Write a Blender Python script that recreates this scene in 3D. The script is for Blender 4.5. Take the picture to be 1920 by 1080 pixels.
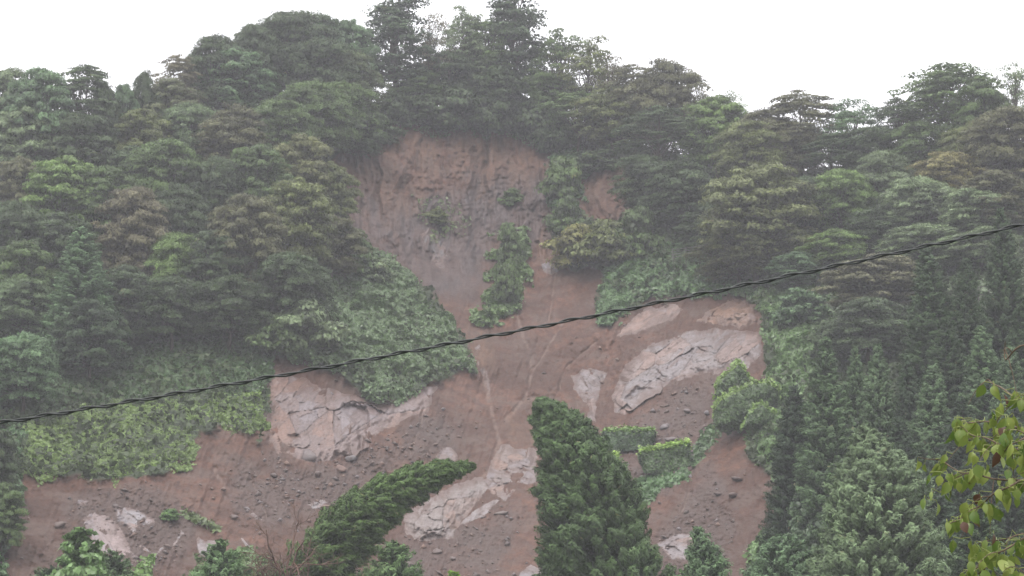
import bpy, math
import numpy as np
from mathutils import Vector

# ------------------------------------------------------------------ camera, sky, sun, exposure
scene = bpy.context.scene
for o in list(bpy.data.objects):
    bpy.data.objects.remove(o)
COL = scene.collection
PITCH = math.radians(12.0)
FPX = 4000.0                      # focal length in photo pixels (1920 wide)
CAMZ = 1.7
cam_d = bpy.data.cameras.new('camera')
cam = bpy.data.objects.new('camera', cam_d)
COL.objects.link(cam)
cam.location = (0, 0, CAMZ)
cam.rotation_euler = (math.radians(90) + PITCH, 0, 0)
cam_d.sensor_width = 36.0
cam_d.lens = 36.0 * FPX / 1920.0
cam_d.clip_start = 0.1
cam_d.clip_end = 8000
scene.camera = cam
scene.render.resolution_x, scene.render.resolution_y = 1024, 576

SUN_EL, SUN_AZ = math.radians(58), math.radians(205)   # high, behind the camera, a little left
w = bpy.data.worlds.new("World")
scene.world = w
w.use_nodes = True
nt = w.node_tree
nt.nodes.clear()
wo = nt.nodes.new('ShaderNodeOutputWorld')
bg = nt.nodes.new('ShaderNodeBackground')
sky = nt.nodes.new('ShaderNodeTexSky')
sky.sky_type = 'NISHITA'
sky.sun_disc = False
sky.sun_elevation = SUN_EL
sky.sun_rotation = SUN_AZ
sky.dust_density = 4.0
tc = nt.nodes.new('ShaderNodeTexCoord')
sx = nt.nodes.new('ShaderNodeSeparateXYZ')
ov = nt.nodes.new('ShaderNodeMapRange')       # overcast: a little brighter towards the zenith
ov.inputs['From Min'].default_value = 0.0
ov.inputs['From Max'].default_value = 1.0
ov.inputs['To Min'].default_value = 7.5
ov.inputs['To Max'].default_value = 19.0
cmb = nt.nodes.new('ShaderNodeVectorMath'); cmb.operation = 'SCALE'
cmb.inputs[0].default_value = (1.0, 0.985, 1.005)
mx = nt.nodes.new('ShaderNodeMix'); mx.data_type = 'RGBA'
mx.inputs['Factor'].default_value = 0.85
nt.links.new(tc.outputs['Generated'], sx.inputs[0])
nt.links.new(sx.outputs['Z'], ov.inputs['Value'])
nt.links.new(ov.outputs['Result'], cmb.inputs['Scale'])
nt.links.new(sky.outputs[0], mx.inputs['A'])
nt.links.new(cmb.outputs[0], mx.inputs['B'])
nt.links.new(mx.outputs['Result'], bg.inputs['Color'])
bg.inputs['Strength'].default_value = 0.12
nt.links.new(bg.outputs[0], wo.inputs['Surface'])

sun_d = bpy.data.lights.new('sun', 'SUN')
sun_d.energy = 1.5
sun_d.angle = math.radians(22)
sun_d.color = (1.0, 0.97, 0.93)
sun = bpy.data.objects.new('sun', sun_d)
COL.objects.link(sun)
sd = Vector((math.sin(SUN_AZ) * math.cos(SUN_EL), math.cos(SUN_AZ) * math.cos(SUN_EL), math.sin(SUN_EL)))
sun.rotation_euler = sd.to_track_quat('Z', 'Y').to_euler()
sun.location = (-60, -60, 160)

scene.view_settings.view_transform = 'Standard'
scene.view_settings.look = 'None'
scene.view_settings.gamma = 1.0
scene.view_settings.use_curve_mapping = False
scene.view_settings.exposure = 0.55
HAZE_DENSITY = 0.00068
HAZE_COLOR = (0.82, 0.82, 0.88)
scene.cycles.max_bounces = 8
scene.cycles.diffuse_bounces = 3
scene.cycles.transmission_bounces = 3
scene.cycles.volume_bounces = 1
scene.cycles.use_denoising = True
scene.cycles.denoiser = 'OPENIMAGEDENOISE'
scene.cycles.denoising_input_passes = 'RGB_ALBEDO_NORMAL'

# ------------------------------------------------------------------ helpers
RNG = np.random.default_rng(11)
_T = np.random.default_rng(5).random((256, 256))
cP, sP = math.cos(PITCH), math.sin(PITCH)

def noise2(x, y, off=0):
    xi = np.floor(x).astype(np.int64); yi = np.floor(y).astype(np.int64)
    fx = x - xi; fy = y - yi
    fx = fx * fx * (3 - 2 * fx); fy = fy * fy * (3 - 2 * fy)
    xi = xi + off * 37; yi = yi + off * 91
    a = _T[xi & 255, yi & 255]; b = _T[(xi + 1) & 255, yi & 255]
    c = _T[xi & 255, (yi + 1) & 255]; d = _T[(xi + 1) & 255, (yi + 1) & 255]
    return (a * (1 - fx) + b * fx) * (1 - fy) + (c * (1 - fx) + d * fx) * fy

def fbm(x, y, oct=4, off=0):
    s = 0; a = 1; t = 0
    for k in range(oct):
        s = s + a * noise2(x * 2 ** k, y * 2 ** k, off + k * 3); t += a; a *= 0.5
    return s / t * 2 - 1

def sm(x, a, b):
    t = np.clip((x - a) / (b - a), 0, 1)
    return t * t * (3 - 2 * t)

def sdist(u, v, poly):
    """signed distance in photo pixels, positive inside"""
    P = np.array(poly, float); n = len(P)
    d = np.full(np.shape(u), 1e9); inside = np.zeros(np.shape(u), bool)
    for i in range(n):
        ax, ay = P[i]; bx, by = P[(i + 1) % n]
        ex, ey = bx - ax, by - ay
        t = np.clip(((u - ax) * ex + (v - ay) * ey) / (ex * ex + ey * ey + 1e-9), 0, 1)
        d = np.minimum(d, np.hypot(u - ax - t * ex, v - ay - t * ey))
        c = ((ay > v) != (by > v))
        inside ^= c & (u < (bx - ax) * (v - ay) / (by - ay + 1e-12) + ax)
    return np.where(inside, d, -d)

def ldist(u, v, line):
    P = np.array(line, float)
    d = np.full(np.shape(u), 1e9)
    for i in range(len(P) - 1):
        ax, ay = P[i]; bx, by = P[i + 1]
        ex, ey = bx - ax, by - ay
        t = np.clip(((u - ax) * ex + (v - ay) * ey) / (ex * ex + ey * ey + 1e-9), 0, 1)
        d = np.minimum(d, np.hypot(u - ax - t * ex, v - ay - t * ey))
    return d

def at(u, v, Y):
    """world point seen in direction (u,v) of the photograph at ground distance Y"""
    u = np.asarray(u, float); v = np.asarray(v, float)
    rx = (u - 960) / FPX; ry = (540 - v) / FPX
    dy = cP - ry * sP; dz = sP + ry * cP
    return np.stack([rx / dy * Y, Y + 0 * u, CAMZ + dz / dy * Y], -1)

def pxm(v, Y):
    """photo pixels per metre at distance Y"""
    return FPX * (cP - (540 - v) / FPX * sP) / Y

def mesh_np(name, V, F, mat=None, smooth=False, attrs=None):
    """F: (n,3) or (n,4) int array"""
    V = np.asarray(V, np.float32); F = np.asarray(F, np.int32)
    me = bpy.data.meshes.new(name)
    k = F.shape[1]
    me.vertices.add(len(V)); me.vertices.foreach_set('co', V.ravel())
    me.loops.add(F.size); me.loops.foreach_set('vertex_index', F.ravel())
    me.polygons.add(len(F)); me.polygons.foreach_set('loop_start', np.arange(0, F.size, k, dtype=np.int32))
    if smooth: me.polygons.foreach_set('use_smooth', np.ones(len(F), bool))
    if attrs:
        for an, av in attrs.items():
            a = me.attributes.new(an, 'FLOAT', 'POINT'); a.data.foreach_set('value', np.asarray(av, np.float32).ravel())
    me.update(calc_edges=True)
    if mat: me.materials.append(mat)
    return me

def link(name, me, parent=None, color=None):
    o = bpy.data.objects.new(name, me); COL.objects.link(o)
    if parent: o.parent = parent
    if color is not None: o.color = (*color, 1)
    return o

def tag(o, label=None, cat=None, group=None, kind=None):
    if label: o['label'] = label
    if cat: o['category'] = cat
    if group: o['group'] = group
    if kind: o['kind'] = kind
    return o

def empty(name, loc):
    o = bpy.data.objects.new(name, None); COL.objects.link(o)
    o.location = loc; o.empty_display_size = 0.3
    return o

def tubes(paths, nseg=6):
    """list of (points (n,3), radii (n)) -> V, F quads"""
    Vs, Fs, off = [], [], 0
    for P, R in paths:
        P = np.asarray(P, float); R = np.broadcast_to(np.asarray(R, float), (len(P),))
        T = np.gradient(P, axis=0); T /= np.linalg.norm(T, axis=1, keepdims=True) + 1e-9
        ref = np.array([0.13, 0.97, 0.2]) if abs(T[0, 2]) > 0.7 else np.array([0.05, 0.1, 1.0])
        A = np.cross(T, ref); A /= np.linalg.norm(A, axis=1, keepdims=True) + 1e-9
        B = np.cross(T, A)
        th = np.linspace(0, 2 * np.pi, nseg, endpoint=False)
        ring = P[:, None] + R[:, None, None] * (np.cos(th)[None, :, None] * A[:, None] + np.sin(th)[None, :, None] * B[:, None])
        Vs.append(ring.reshape(-1, 3))
        n = len(P)
        i = np.arange(n - 1)[:, None] * nseg; j = np.arange(nseg)[None]
        j2 = (j + 1) % nseg
        Fs.append(np.stack([i + j, i + j2, i + nseg + j2, i + nseg + j], -1).reshape(-1, 4) + off)
        off += n * nseg
    return np.concatenate(Vs), np.concatenate(Fs)

def unit(a):
    return a / (np.linalg.norm(a, axis=-1, keepdims=True) + 1e-9)

def leaves(C, N, L, Wd, D=None, rng=RNG):
    """diamond leaves: centre, normal, half length, half width, optional long-axis direction"""
    n = len(C)
    if D is None: D = rng.normal(size=(n, 3))
    N = unit(N); D = D - N * np.sum(D * N, 1, keepdims=True); D = unit(D)
    S = np.cross(N, D)
    L = np.broadcast_to(L, (n,))[:, None]; Wd = np.broadcast_to(Wd, (n,))[:, None]
    V = np.stack([C - D * L, C + S * Wd - D * L * 0.1 - N * Wd * 0.25, C + D * L, C - S * Wd - D * L * 0.1 - N * Wd * 0.25], 1).reshape(-1, 3)
    F = np.arange(4 * n).reshape(-1, 4)
    return V, F

# ------------------------------------------------------------------ materials
def newmat(name):
    m = bpy.data.materials.new(name); m.use_nodes = True
    nt = m.node_tree; nt.nodes.clear()
    return m, nt, nt.nodes.new('ShaderNodeOutputMaterial')

def nd(nt, t, **kw):
    n = nt.nodes.new(t)
    for k, v in kw.items(): setattr(n, k, v)
    return n

def attr(nt, name, t='GEOMETRY'):
    n = nd(nt, 'ShaderNodeAttribute', attribute_type=t); n.attribute_name = name
    return n

def mixc(nt, fac, a, b, blend='MIX'):
    m = nd(nt, 'ShaderNodeMix', data_type='RGBA', blend_type=blend)
    for sock, val in (('Factor', fac), ('A', a), ('B', b)):
        if hasattr(val, 'links') or isinstance(val, bpy.types.NodeSocket): nt.links.new(val, m.inputs[sock])
        elif sock == 'Factor': m.inputs[sock].default_value = val
        else: m.inputs[sock].default_value = (*val, 1)
    return m.outputs['Result']

def noise(nt, vec, scale, detail=4, rough=0.6, mapping=None):
    n = nd(nt, 'ShaderNodeTexNoise'); n.inputs['Scale'].default_value = scale
    n.inputs['Detail'].default_value = detail; n.inputs['Roughness'].default_value = rough
    if mapping is not None:
        mp = nd(nt, 'ShaderNodeMapping'); mp.inputs['Scale'].default_value = mapping
        nt.links.new(vec, mp.inputs['Vector']); vec = mp.outputs[0]
    nt.links.new(vec, n.inputs['Vector'])
    return n.outputs['Fac']

def ramp(nt, fac, a, b):
    m = nd(nt, 'ShaderNodeMapRange'); m.interpolation_type = 'SMOOTHSTEP'
    m.inputs['From Min'].default_value = a; m.inputs['From Max'].default_value = b
    nt.links.new(fac, m.inputs['Value'])
    return m.outputs['Result']

def mul(nt, a, b, op='MULTIPLY'):
    m = nd(nt, 'ShaderNodeMath', operation=op)
    for i, x in enumerate((a, b)):
        if isinstance(x, bpy.types.NodeSocket): nt.links.new(x, m.inputs[i])
        else: m.inputs[i].default_value = x
    return m.outputs[0]

def leaf_mat(name, rough=0.55, trans=0.25, spec=0.35, autumn=(0.22, 0.13, 0.05)):
    m, nt, out = newmat(name)
    oi = nd(nt, 'ShaderNodeObjectInfo')
    tint = attr(nt, 'tint').outputs['Fac']
    geo = nd(nt, 'ShaderNodeNewGeometry')
    n1 = noise(nt, geo.outputs['Position'], 0.35, 3)
    sc = nd(nt, 'ShaderNodeMapRange'); sc.inputs['To Min'].default_value = 0.45; sc.inputs['To Max'].default_value = 2.6
    nt.links.new(tint, sc.inputs['Value'])
    gv = nd(nt, 'ShaderNodeVectorMath', operation='MULTIPLY'); gv.inputs[1].default_value = (1.04, 1.09, 0.89)
    nt.links.new(oi.outputs['Color'], gv.inputs[0])
    col = nd(nt, 'ShaderNodeVectorMath', operation='SCALE')
    nt.links.new(gv.outputs[0], col.inputs[0]); nt.links.new(sc.outputs[0], col.inputs['Scale'])
    sc2 = nd(nt, 'ShaderNodeMapRange'); sc2.inputs['From Min'].default_value = 0.3; sc2.inputs['From Max'].default_value = 0.7
    sc2.inputs['To Min'].default_value = 0.75 if name != 'vine_leaves' else 0.92; sc2.inputs['To Max'].default_value = 1.25 if name != 'vine_leaves' else 1.08
    nt.links.new(n1, sc2.inputs['Value'])
    col2 = nd(nt, 'ShaderNodeVectorMath', operation='SCALE')
    nt.links.new(col.outputs[0], col2.inputs[0]); nt.links.new(sc2.outputs[0], col2.inputs['Scale'])
    # a few yellowing leaves
    au = ramp(nt, tint, 0.93, 1.0)
    c = mixc(nt, mul(nt, au, 0.55), col2.outputs[0], autumn)
    b = nd(nt, 'ShaderNodeBsdfPrincipled'); b.inputs['Roughness'].default_value = rough
    b.inputs['Specular IOR Level'].default_value = spec
    nt.links.new(c, b.inputs['Base Color'])
    tr = nd(nt, 'ShaderNodeBsdfTranslucent'); nt.links.new(c, tr.inputs['Color'])
    ms = nd(nt, 'ShaderNodeMixShader'); ms.inputs[0].default_value = trans
    nt.links.new(b.outputs[0], ms.inputs[1]); nt.links.new(tr.outputs[0], ms.inputs[2])
    nt.links.new(ms.outputs[0], out.inputs['Surface'])
    return m

def plain_mat(name, a, b, scale=6, rough=0.8, mapping=None, bump=0.0, spec=0.3, usecol=False):
    m, nt, out = newmat(name)
    tcn = nd(nt, 'ShaderNodeTexCoord')
    f = noise(nt, tcn.outputs['Object'], scale, 5, 0.6, mapping)
    c = mixc(nt, ramp(nt, f, 0.3, 0.7), a, b)
    p = nd(nt, 'ShaderNodeBsdfPrincipled'); p.inputs['Roughness'].default_value = rough
    p.inputs['Specular IOR Level'].default_value = spec
    nt.links.new(c, p.inputs['Base Color'])
    if bump:
        bn = nd(nt, 'ShaderNodeBump'); bn.inputs['Strength'].default_value = bump; bn.inputs['Distance'].default_value = 0.05
        nt.links.new(f, bn.inputs['Height']); nt.links.new(bn.outputs[0], p.inputs['Normal'])
    nt.links.new(p.outputs[0], out.inputs['Surface'])
    return m

M_LEAF = leaf_mat('broad_leaves')
M_VINE = leaf_mat('vine_leaves', rough=0.4, trans=0.2, spec=0.5)
M_NEEDLE = leaf_mat('cedar_needles', rough=0.6, trans=0.1, spec=0.25, autumn=(0.12, 0.06, 0.03))
M_BARK = plain_mat('bark', (0.035, 0.028, 0.022), (0.09, 0.075, 0.06), 3, 0.9, (3, 3, 0.6), 0.5)
M_DEAD = plain_mat('dead_wood', (0.07, 0.04, 0.03), (0.14, 0.085, 0.065), 4, 0.9)

def soil_mat():
    m, nt, out = newmat('wet_soil')
    geo = nd(nt, 'ShaderNodeNewGeometry'); P = geo.outputs['Position']
    A = {k: attr(nt, k).outputs['Fac'] for k in ('veg', 'orange', 'grey', 'rill', 'rubble')}
    n_big = noise(nt, P, 0.12, 5, 0.65)
    n_mid = noise(nt, P, 0.8, 6, 0.7)
    n_fine = noise(nt, P, 4.2, 6, 0.8)
    n_str = noise(nt, P, 1.0, 6, 0.7, (1.6, 0.25, 0.25))        # streaks down the fall line
    soil = mixc(nt, ramp(nt, n_mid, 0.38, 0.62), (0.062, 0.026, 0.0155), (0.124, 0.058, 0.037))
    soil = mixc(nt, mul(nt, ramp(nt, n_big, 0.40, 0.58), 0.85), soil, (0.053, 0.023, 0.014))
    soil = mixc(nt, mul(nt, ramp(nt, n_str, 0.52, 0.72), 0.30), soil, (0.116, 0.074, 0.057))
    n_pat = noise(nt, P, 0.33, 7, 0.72)
    soil = mixc(nt, mul(nt, ramp(nt, n_pat, 0.48, 0.60), 0.75), soil, (0.090, 0.058, 0.046))
    rock = mixc(nt, ramp(nt, n_str, 0.35, 0.68), (0.049, 0.036, 0.035), (0.092, 0.070, 0.068))
    rock = mixc(nt, mul(nt, ramp(nt, n_fine, 0.50, 0.70), 0.5), rock, (0.048, 0.036, 0.036))
    c = mixc(nt, A['grey'], soil, rock)
    org = mixc(nt, ramp(nt, n_str, 0.35, 0.65), (0.074, 0.043, 0.031), (0.136, 0.075, 0.047))
    c = mixc(nt, A['orange'], c, org)
    rub = mixc(nt, ramp(nt, n_fine, 0.35, 0.65), (0.040, 0.029, 0.026), (0.105, 0.078, 0.070))
    c = mixc(nt, mul(nt, A['rubble'], 0.6), c, rub)
    c = mixc(nt, mul(nt, A['rill'], 0.45), c, (0.19, 0.138, 0.115))
    # dark specks and clods
    c = mixc(nt, mul(nt, ramp(nt, n_fine, 0.50, 0.62), 0.6), c, (0.042, 0.027, 0.024))
    gr = mixc(nt, ramp(nt, n_fine, 0.3, 0.7), (0.022, 0.034, 0.016), (0.045, 0.060, 0.028))
    c = mixc(nt, A['veg'], c, gr)
    p = nd(nt, 'ShaderNodeBsdfPrincipled'); p.inputs['Roughness'].default_value = 0.72
    p.inputs['Specular IOR Level'].default_value = 0.35
    nt.links.new(c, p.inputs['Base Color'])
    bn = nd(nt, 'ShaderNodeBump'); bn.inputs['Strength'].default_value = 0.9; bn.inputs['Distance'].default_value = 0.12
    hh = mul(nt, n_fine, mul(nt, n_mid, 0.6), 'ADD')
    nt.links.new(hh, bn.inputs['Height']); nt.links.new(bn.outputs[0], p.inputs['Normal'])
    nt.links.new(p.outputs[0], out.inputs['Surface'])
    return m

def rock_mat():
    m, nt, out = newmat('bare_rock')
    geo = nd(nt, 'ShaderNodeNewGeometry'); P = geo.outputs['Position']
    oi = nd(nt, 'ShaderNodeObjectInfo')
    crack = attr(nt, 'crack').outputs['Fac']; cell = attr(nt, 'cell').outputs['Fac']
    n1 = noise(nt, P, 0.9, 6, 0.7); n2 = noise(nt, P, 6.0, 6, 0.75)
    n3 = noise(nt, P, 1.3, 6, 0.7, (1.8, 0.35, 0.35))
    sc = nd(nt, 'ShaderNodeMapRange'); sc.inputs['To Min'].default_value = 0.75; sc.inputs['To Max'].default_value = 1.2
    nt.links.new(cell, sc.inputs['Value'])
    col = nd(nt, 'ShaderNodeVectorMath', operation='SCALE')
    nt.links.new(oi.outputs['Color'], col.inputs[0]); nt.links.new(mul(nt, sc.outputs[0], 0.46), col.inputs['Scale'])
    hue = attr(nt, 'hue').outputs['Fac']
    rc = mixc(nt, mul(nt, ramp(nt, hue, 0.55, 0.9), 0.5), col.outputs[0], (0.20, 0.105, 0.068))
    rc = mixc(nt, mul(nt, ramp(nt, hue, 0.42, 0.1), 0.5), rc, (0.165, 0.15, 0.165))
    c = mixc(nt, mul(nt, ramp(nt, n1, 0.44, 0.62), 0.6), rc, (0.086, 0.053, 0.043))   # muddy film
    c = mixc(nt, mul(nt, ramp(nt, n3, 0.52, 0.72), 0.5), c, (0.085, 0.062, 0.058))
    c = mixc(nt, mul(nt, ramp(nt, n2, 0.52, 0.70), 0.35), c, (0.07, 0.054, 0.052))
    c = mixc(nt, mul(nt, attr(nt, 'mud').outputs['Fac'], 0.95), c, (0.083, 0.048, 0.038))
    c = mixc(nt, mul(nt, crack, 0.28), c, (0.045, 0.032, 0.029))
    p = nd(nt, 'ShaderNodeBsdfPrincipled'); p.inputs['Roughness'].default_value = 0.48
    p.inputs['Specular IOR Level'].default_value = 0.5
    nt.links.new(c, p.inputs['Base Color'])
    bn = nd(nt, 'ShaderNodeBump'); bn.inputs['Strength'].default_value = 0.7; bn.inputs['Distance'].default_value = 0.06
    nt.links.new(n2, bn.inputs['Height']); nt.links.new(bn.outputs[0], p.inputs['Normal'])
    nt.links.new(p.outputs[0], out.inputs['Surface'])
    return m
M_SOIL = soil_mat()
M_ROCK = rock_mat()

# ------------------------------------------------------------------ the hillside
CTRL = [(0,1080,118),(480,1080,122),(960,1080,125),(1440,1080,120),(1920,1080,104),
 (0,900,128),(300,900,132),(700,900,138),(1000,900,142),(1400,900,135),(1920,900,114),
 (0,740,140),(300,740,143),(600,740,147),(900,740,157),(1100,740,158),(1300,740,152),(1600,740,139),(1920,740,127),
 (0,600,150),(300,600,153),(650,600,156),(900,600,168),(1100,600,168),(1300,600,163),(1600,600,154),(1920,600,141),
 (0,500,158),(400,500,161),(680,500,169),(850,500,178),(1050,500,178),(1300,500,172),(1600,500,164),(1920,500,151),
 (0,350,170),(400,350,172),(610,350,176),(850,350,187),(1000,350,188),(1200,350,183),(1500,350,179),(1920,350,167),
 (0,240,180),(400,240,182),(680,240,187),(900,240,194),(1100,240,196),(1400,240,194),(1920,240,179),
 (0,100,194),(500,100,196),(900,100,203),(1400,100,206),(1920,100,196),
 (-500,1080,112),(-500,600,145),(-500,200,182),(2400,1080,92),(2400,600,128),(2400,200,172)]
_c = np.array(CTRL, float); _cx = _c[:, :2] / 1000.0
def _k(r2): return 0.5 * r2 * np.log(r2 + 1e-9)
_n = len(_c)
_A = np.zeros((_n + 3, _n + 3)); _d = ((_cx[:, None] - _cx[None]) ** 2).sum(-1)
_A[:_n, :_n] = _k(_d) + np.eye(_n) * 1e-3; _A[:_n, _n] = 1; _A[:_n, _n + 1:] = _cx; _A[_n, :_n] = 1; _A[_n + 1:, :_n] = _cx.T
_w = np.linalg.solve(_A, np.concatenate([_c[:, 2], np.zeros(3)]))
def Yt(u, v):
    u = np.asarray(u, float) / 1000; v = np.asarray(v, float) / 1000
    s = _w[_n] + _w[_n + 1] * u + _w[_n + 2] * v
    for i in range(_n):
        s = s + _w[i] * _k((u - _cx[i, 0]) ** 2 + (v - _cx[i, 1]) ** 2)
    return s
RIDGE = np.array([(-1200,330),(-400,330),(0,300),(200,315),(300,280),(400,230),(560,170),(700,190),(900,215),(1100,250),(1300,290),(1500,320),(1700,305),(1920,280),(2300,260),(3200,260)], float)
def ridge_v(u): return np.interp(u, RIDGE[:, 0], RIDGE[:, 1])

BARE = [(690,245),(735,228),(800,220),(870,236),(920,222),(960,244),(1030,262),(1040,330),(1035,420),(1050,500),(1130,510),(1125,570),
 (1150,600),(1210,562),(1300,548),(1400,548),(1435,600),(1440,690),(1430,780),(1400,850),(1462,900),(1468,1000),(1400,1060),(1400,1240),
 (-60,1240),(-10,1010),(15,940),(45,890),(130,880),(200,905),(260,890),(330,880),(375,810),(430,800),(490,820),(500,700),(508,662),(560,670),
 (620,700),(680,740),(730,752),(800,718),(880,690),(870,640),(830,590),(800,550),(750,500),(700,460),(655,430),(640,370),(624,305),(652,258)]
BARE2 = [(1078,318),(1180,300),(1205,380),(1160,428),(1088,412)]
def bare_sd(u, v):
    jit = 20 * fbm(u / 30, v / 26, 5, 7)
    return np.maximum(sdist(u, v, BARE), sdist(u, v, BARE2)) + jit
ORANGE = [(640,290),(700,235),(800,215),(940,215),(1030,265),(1035,330),(960,340),(930,380),(870,330),(800,380),(770,400),(720,420),(680,400),(665,340)]
ORANGE_B = [(885,380),(945,318),(955,322),(900,372)]
ORANGE_C = [(1000,460),(1030,400),(1040,450),(1060,510),(1010,500)]
ORANGE_D = [(920,800),(1000,740),(1020,860),(1005,910),(950,840)]
ORANGE_E = [(870,600),(930,620),(940,700),(900,690),(880,660)]
GREY = [(650,330),(720,380),(800,370),(900,340),(1040,330),(1035,430),(1000,470),(930,440),(900,560),(850,560),(800,545),(740,480),(660,425)]
RILLS = [([(962,560),(985,640),(1000,690),(985,745),(945,785)],3.0),([(905,700),(920,760),(935,830),(928,870),(905,895)],3.5),
 ([(1058,600),(1012,680),(992,715)],2.0),([(1045,500),(1035,560),(1030,600)],1.5),([(1118,640),(1060,690),(1050,730)],1.6),
 ([(405,880),(418,910),(425,935)],3.0),([(700,470),(770,540),(800,580)],1.5),([(950,790),(975,755),(1000,745)],3.5),
 ([(520,700),(545,760),(540,820)],1.5),([(800,700),(790,800),(770,850)],1.6),([(1300,880),(1280,960)],1.4),([(470,900),(500,970)],1.5)]
RUBBLE = [[(500,840),(560,875),(650,862),(720,825),(820,760),(870,800),(840,860),(700,900),(620,960),(580,960),(530,930),(505,880)],
 [(1180,790),(1215,755),(1270,720),(1340,708),(1345,760),(1330,830),(1290,900),(1200,960),(1130,900),(1120,830)],
 [(130,930),(260,900),(330,930),(380,960),(350,1040),(250,1090),(200,1000),(120,990)],
 [(740,1010),(840,1000),(950,940),(990,960),(930,1080),(760,1090)],
 [(1230,1000),(1290,930),(1330,840),(1360,900),(1380,1000),(1340,1090),(1240,1080)],
 [(430,850),(520,900),(560,960),(500,1010),(430,950)]]
HOLLOWS = [([(640,752),(690,762),(695,790),(680,845),(672,845),(668,800),(640,770)], 1.8), ([(535,815),(560,812),(568,826),(545,824)], 1.2),
 ([(1168,748),(1192,722),(1228,728),(1205,737),(1180,757)], 1.0)]
def relief(u, v):
    """metres towards the viewer"""
    b = sm(bare_sd(u, v), -4, 10)
    scarp = sm(v, 560, 430) * b
    h = 1.3 * fbm(u / 110, v / 90, 3, 1)
    h = h + b * (0.35 * fbm(u / 26, v / 30, 3, 3) + 0.20 * fbm(u / 8, v / 6, 4, 5))
    rib = fbm(u / 16 + 1.5 * fbm(u / 60, v / 60, 2, 9), v / 85, 4, 11)
    h = h + scarp * (1.3 * rib + 0.5 * fbm(u / 8, v / 22, 4, 12) + 0.5 * np.abs(fbm(u / 12, v / 10, 3, 13)))
    str_ = fbm((u + 0.35 * (v - 700)) / 9, v / 120, 3, 17)
    h = h + (b - scarp) * (0.26 * str_ + 0.26 * fbm((u - 0.3 * (v - 700)) / 20, v / 60, 3, 19))
    for P in RUBBLE:
        m = sm(sdist(u, v, P) + 14 * fbm(u / 20, v / 20, 3, 27), -14, 22) * b
        q = fbm((u - v) / 6, (u * 0.5 + v) / 3.4, 3, 21)
        h = h + m * 0.11 * np.clip(q * 2.0, -0.6, 1)
    for L, wd in RILLS:
        h = h - 0.30 * np.exp(-(ldist(u + 4 * fbm(u / 15, v / 15, 2, 23), v, L) / (wd * 2.2)) ** 2)
    h = h + (1 - b) * 0.5 * fbm(u / 18, v / 14, 3, 25)
    for hp, dep in HOLLOWS:
        h = h - (dep * 0.55 + 0.6) * sm(sdist(u, v, hp) + 3 * fbm(u / 8, v / 8, 2, 80), -2, 6)
    # overhanging turf lip: the bare face sits behind the green cover
    h = h - 0.45 * b
    return h * sm(v, -50, 60)
def Ysurf(u, v): return Yt(u, v) - relief(u, v)

def build_hillside():
    us = np.concatenate([np.arange(-1200, -60, 20), np.arange(-60, 1980, 1.8), np.arange(1980, 3100, 20)])
    ns = 520
    s = np.linspace(0, 1, ns)
    U, S = np.meshgrid(us, s)                 # rows bottom -> ridge
    V0 = 1130.0
    V = V0 + S * (ridge_v(U) + 6 * fbm(U / 60, U * 0, 3, 31) - V0)
    Y = Ysurf(U, V)
    P = at(U, V, Y)
    b = sm(bare_sd(U, V), -3, 5)
    wob = 9 * fbm(U / 25, V / 25, 4, 41)
    at_ = {'veg': 1 - b}
    o = sm(sdist(U, V, ORANGE) + wob * 5, -26, 40) * 0.7
    for Q, a in ((ORANGE_B, 1.0), (ORANGE_C, .6), (ORANGE_D, .45), (ORANGE_E, .7)):
        o = np.maximum(o, a * sm(sdist(U, V, Q) + wob * (0.25 if Q is ORANGE_B else 1.0), -3, 5))
    o = np.maximum(o, sm(sdist(U, V, BARE2) + wob, -5, 15) * 0.7)
    at_['orange'] = o * sm(fbm(U / 26, V / 55, 5, 43), -0.40, 0.30)
    at_['grey'] = sm(sdist(U, V, GREY) + wob * 4, -30, 30) * (0.68 + 0.32 * sm(fbm(U / 22, V / 50, 4, 47), -0.35, 0.25))
    r = 0
    for L, wd in RILLS:
        r = np.maximum(r, sm(ldist(U + 4 * fbm(U / 15, V / 15, 2, 23), V, L), wd * 1.5, wd * 0.5) * sm(fbm(U / 9, V / 14, 3, 45), -0.5, 0.1))
    at_['rill'] = r * b
    rb = 0
    for Q in RUBBLE: rb = np.maximum(rb, sm(sdist(U, V, Q) + wob * 3, -16, 26))
    at_['rubble'] = rb * b
    nu = len(us)
    # back of the ridge
    back = []
    for k in range(1, 9):
        q = P[-1].copy(); q[:, 1] += 7 * k; q[:, 2] -= 0.5 * k + 0.32 * k * k
        back.append(q)
    # foot of the hill running out towards the valley floor
    foot = []
    for k in range(12, 0, -1):
        t = k / 12.0
        q = P[0].copy(); y0 = q[:, 1].copy(); z0 = q[:, 2].copy()
        yn = y0 - 45 * t
        q[:, 0] *= yn / y0; q[:, 1] = yn; q[:, 2] = (z0 + 0.3) * (1 - t) ** 1.6 - 0.3 * (1 - t) ** 0 - 0.3 * t
        foot.append(q)
    G = np.concatenate([np.stack(foot), P, np.stack(back)], 0)
    R = G.shape[0]
    def ext(a, fv, bv): return np.concatenate([np.full((12, nu), fv) if fv is not None else np.repeat(a[:1], 12, 0), a, np.full((8, nu), bv)], 0)
    attrs = {k: ext(a, 1.0 if k == 'veg' else 0.0, 1.0 if k == 'veg' else 0.0) for k, a in at_.items()}
    i = np.arange(R - 1)[:, None] * nu; j = np.arange(nu - 1)[None]
    F = np.stack([i + j, i + j + 1, i + nu + j + 1, i + nu + j], -1).reshape(-1, 4)
    me = mesh_np('hillside', G.reshape(-1, 3), F, M_SOIL, True, attrs)
    tag(link('hillside', me), kind='structure')
build_hillside()

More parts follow.
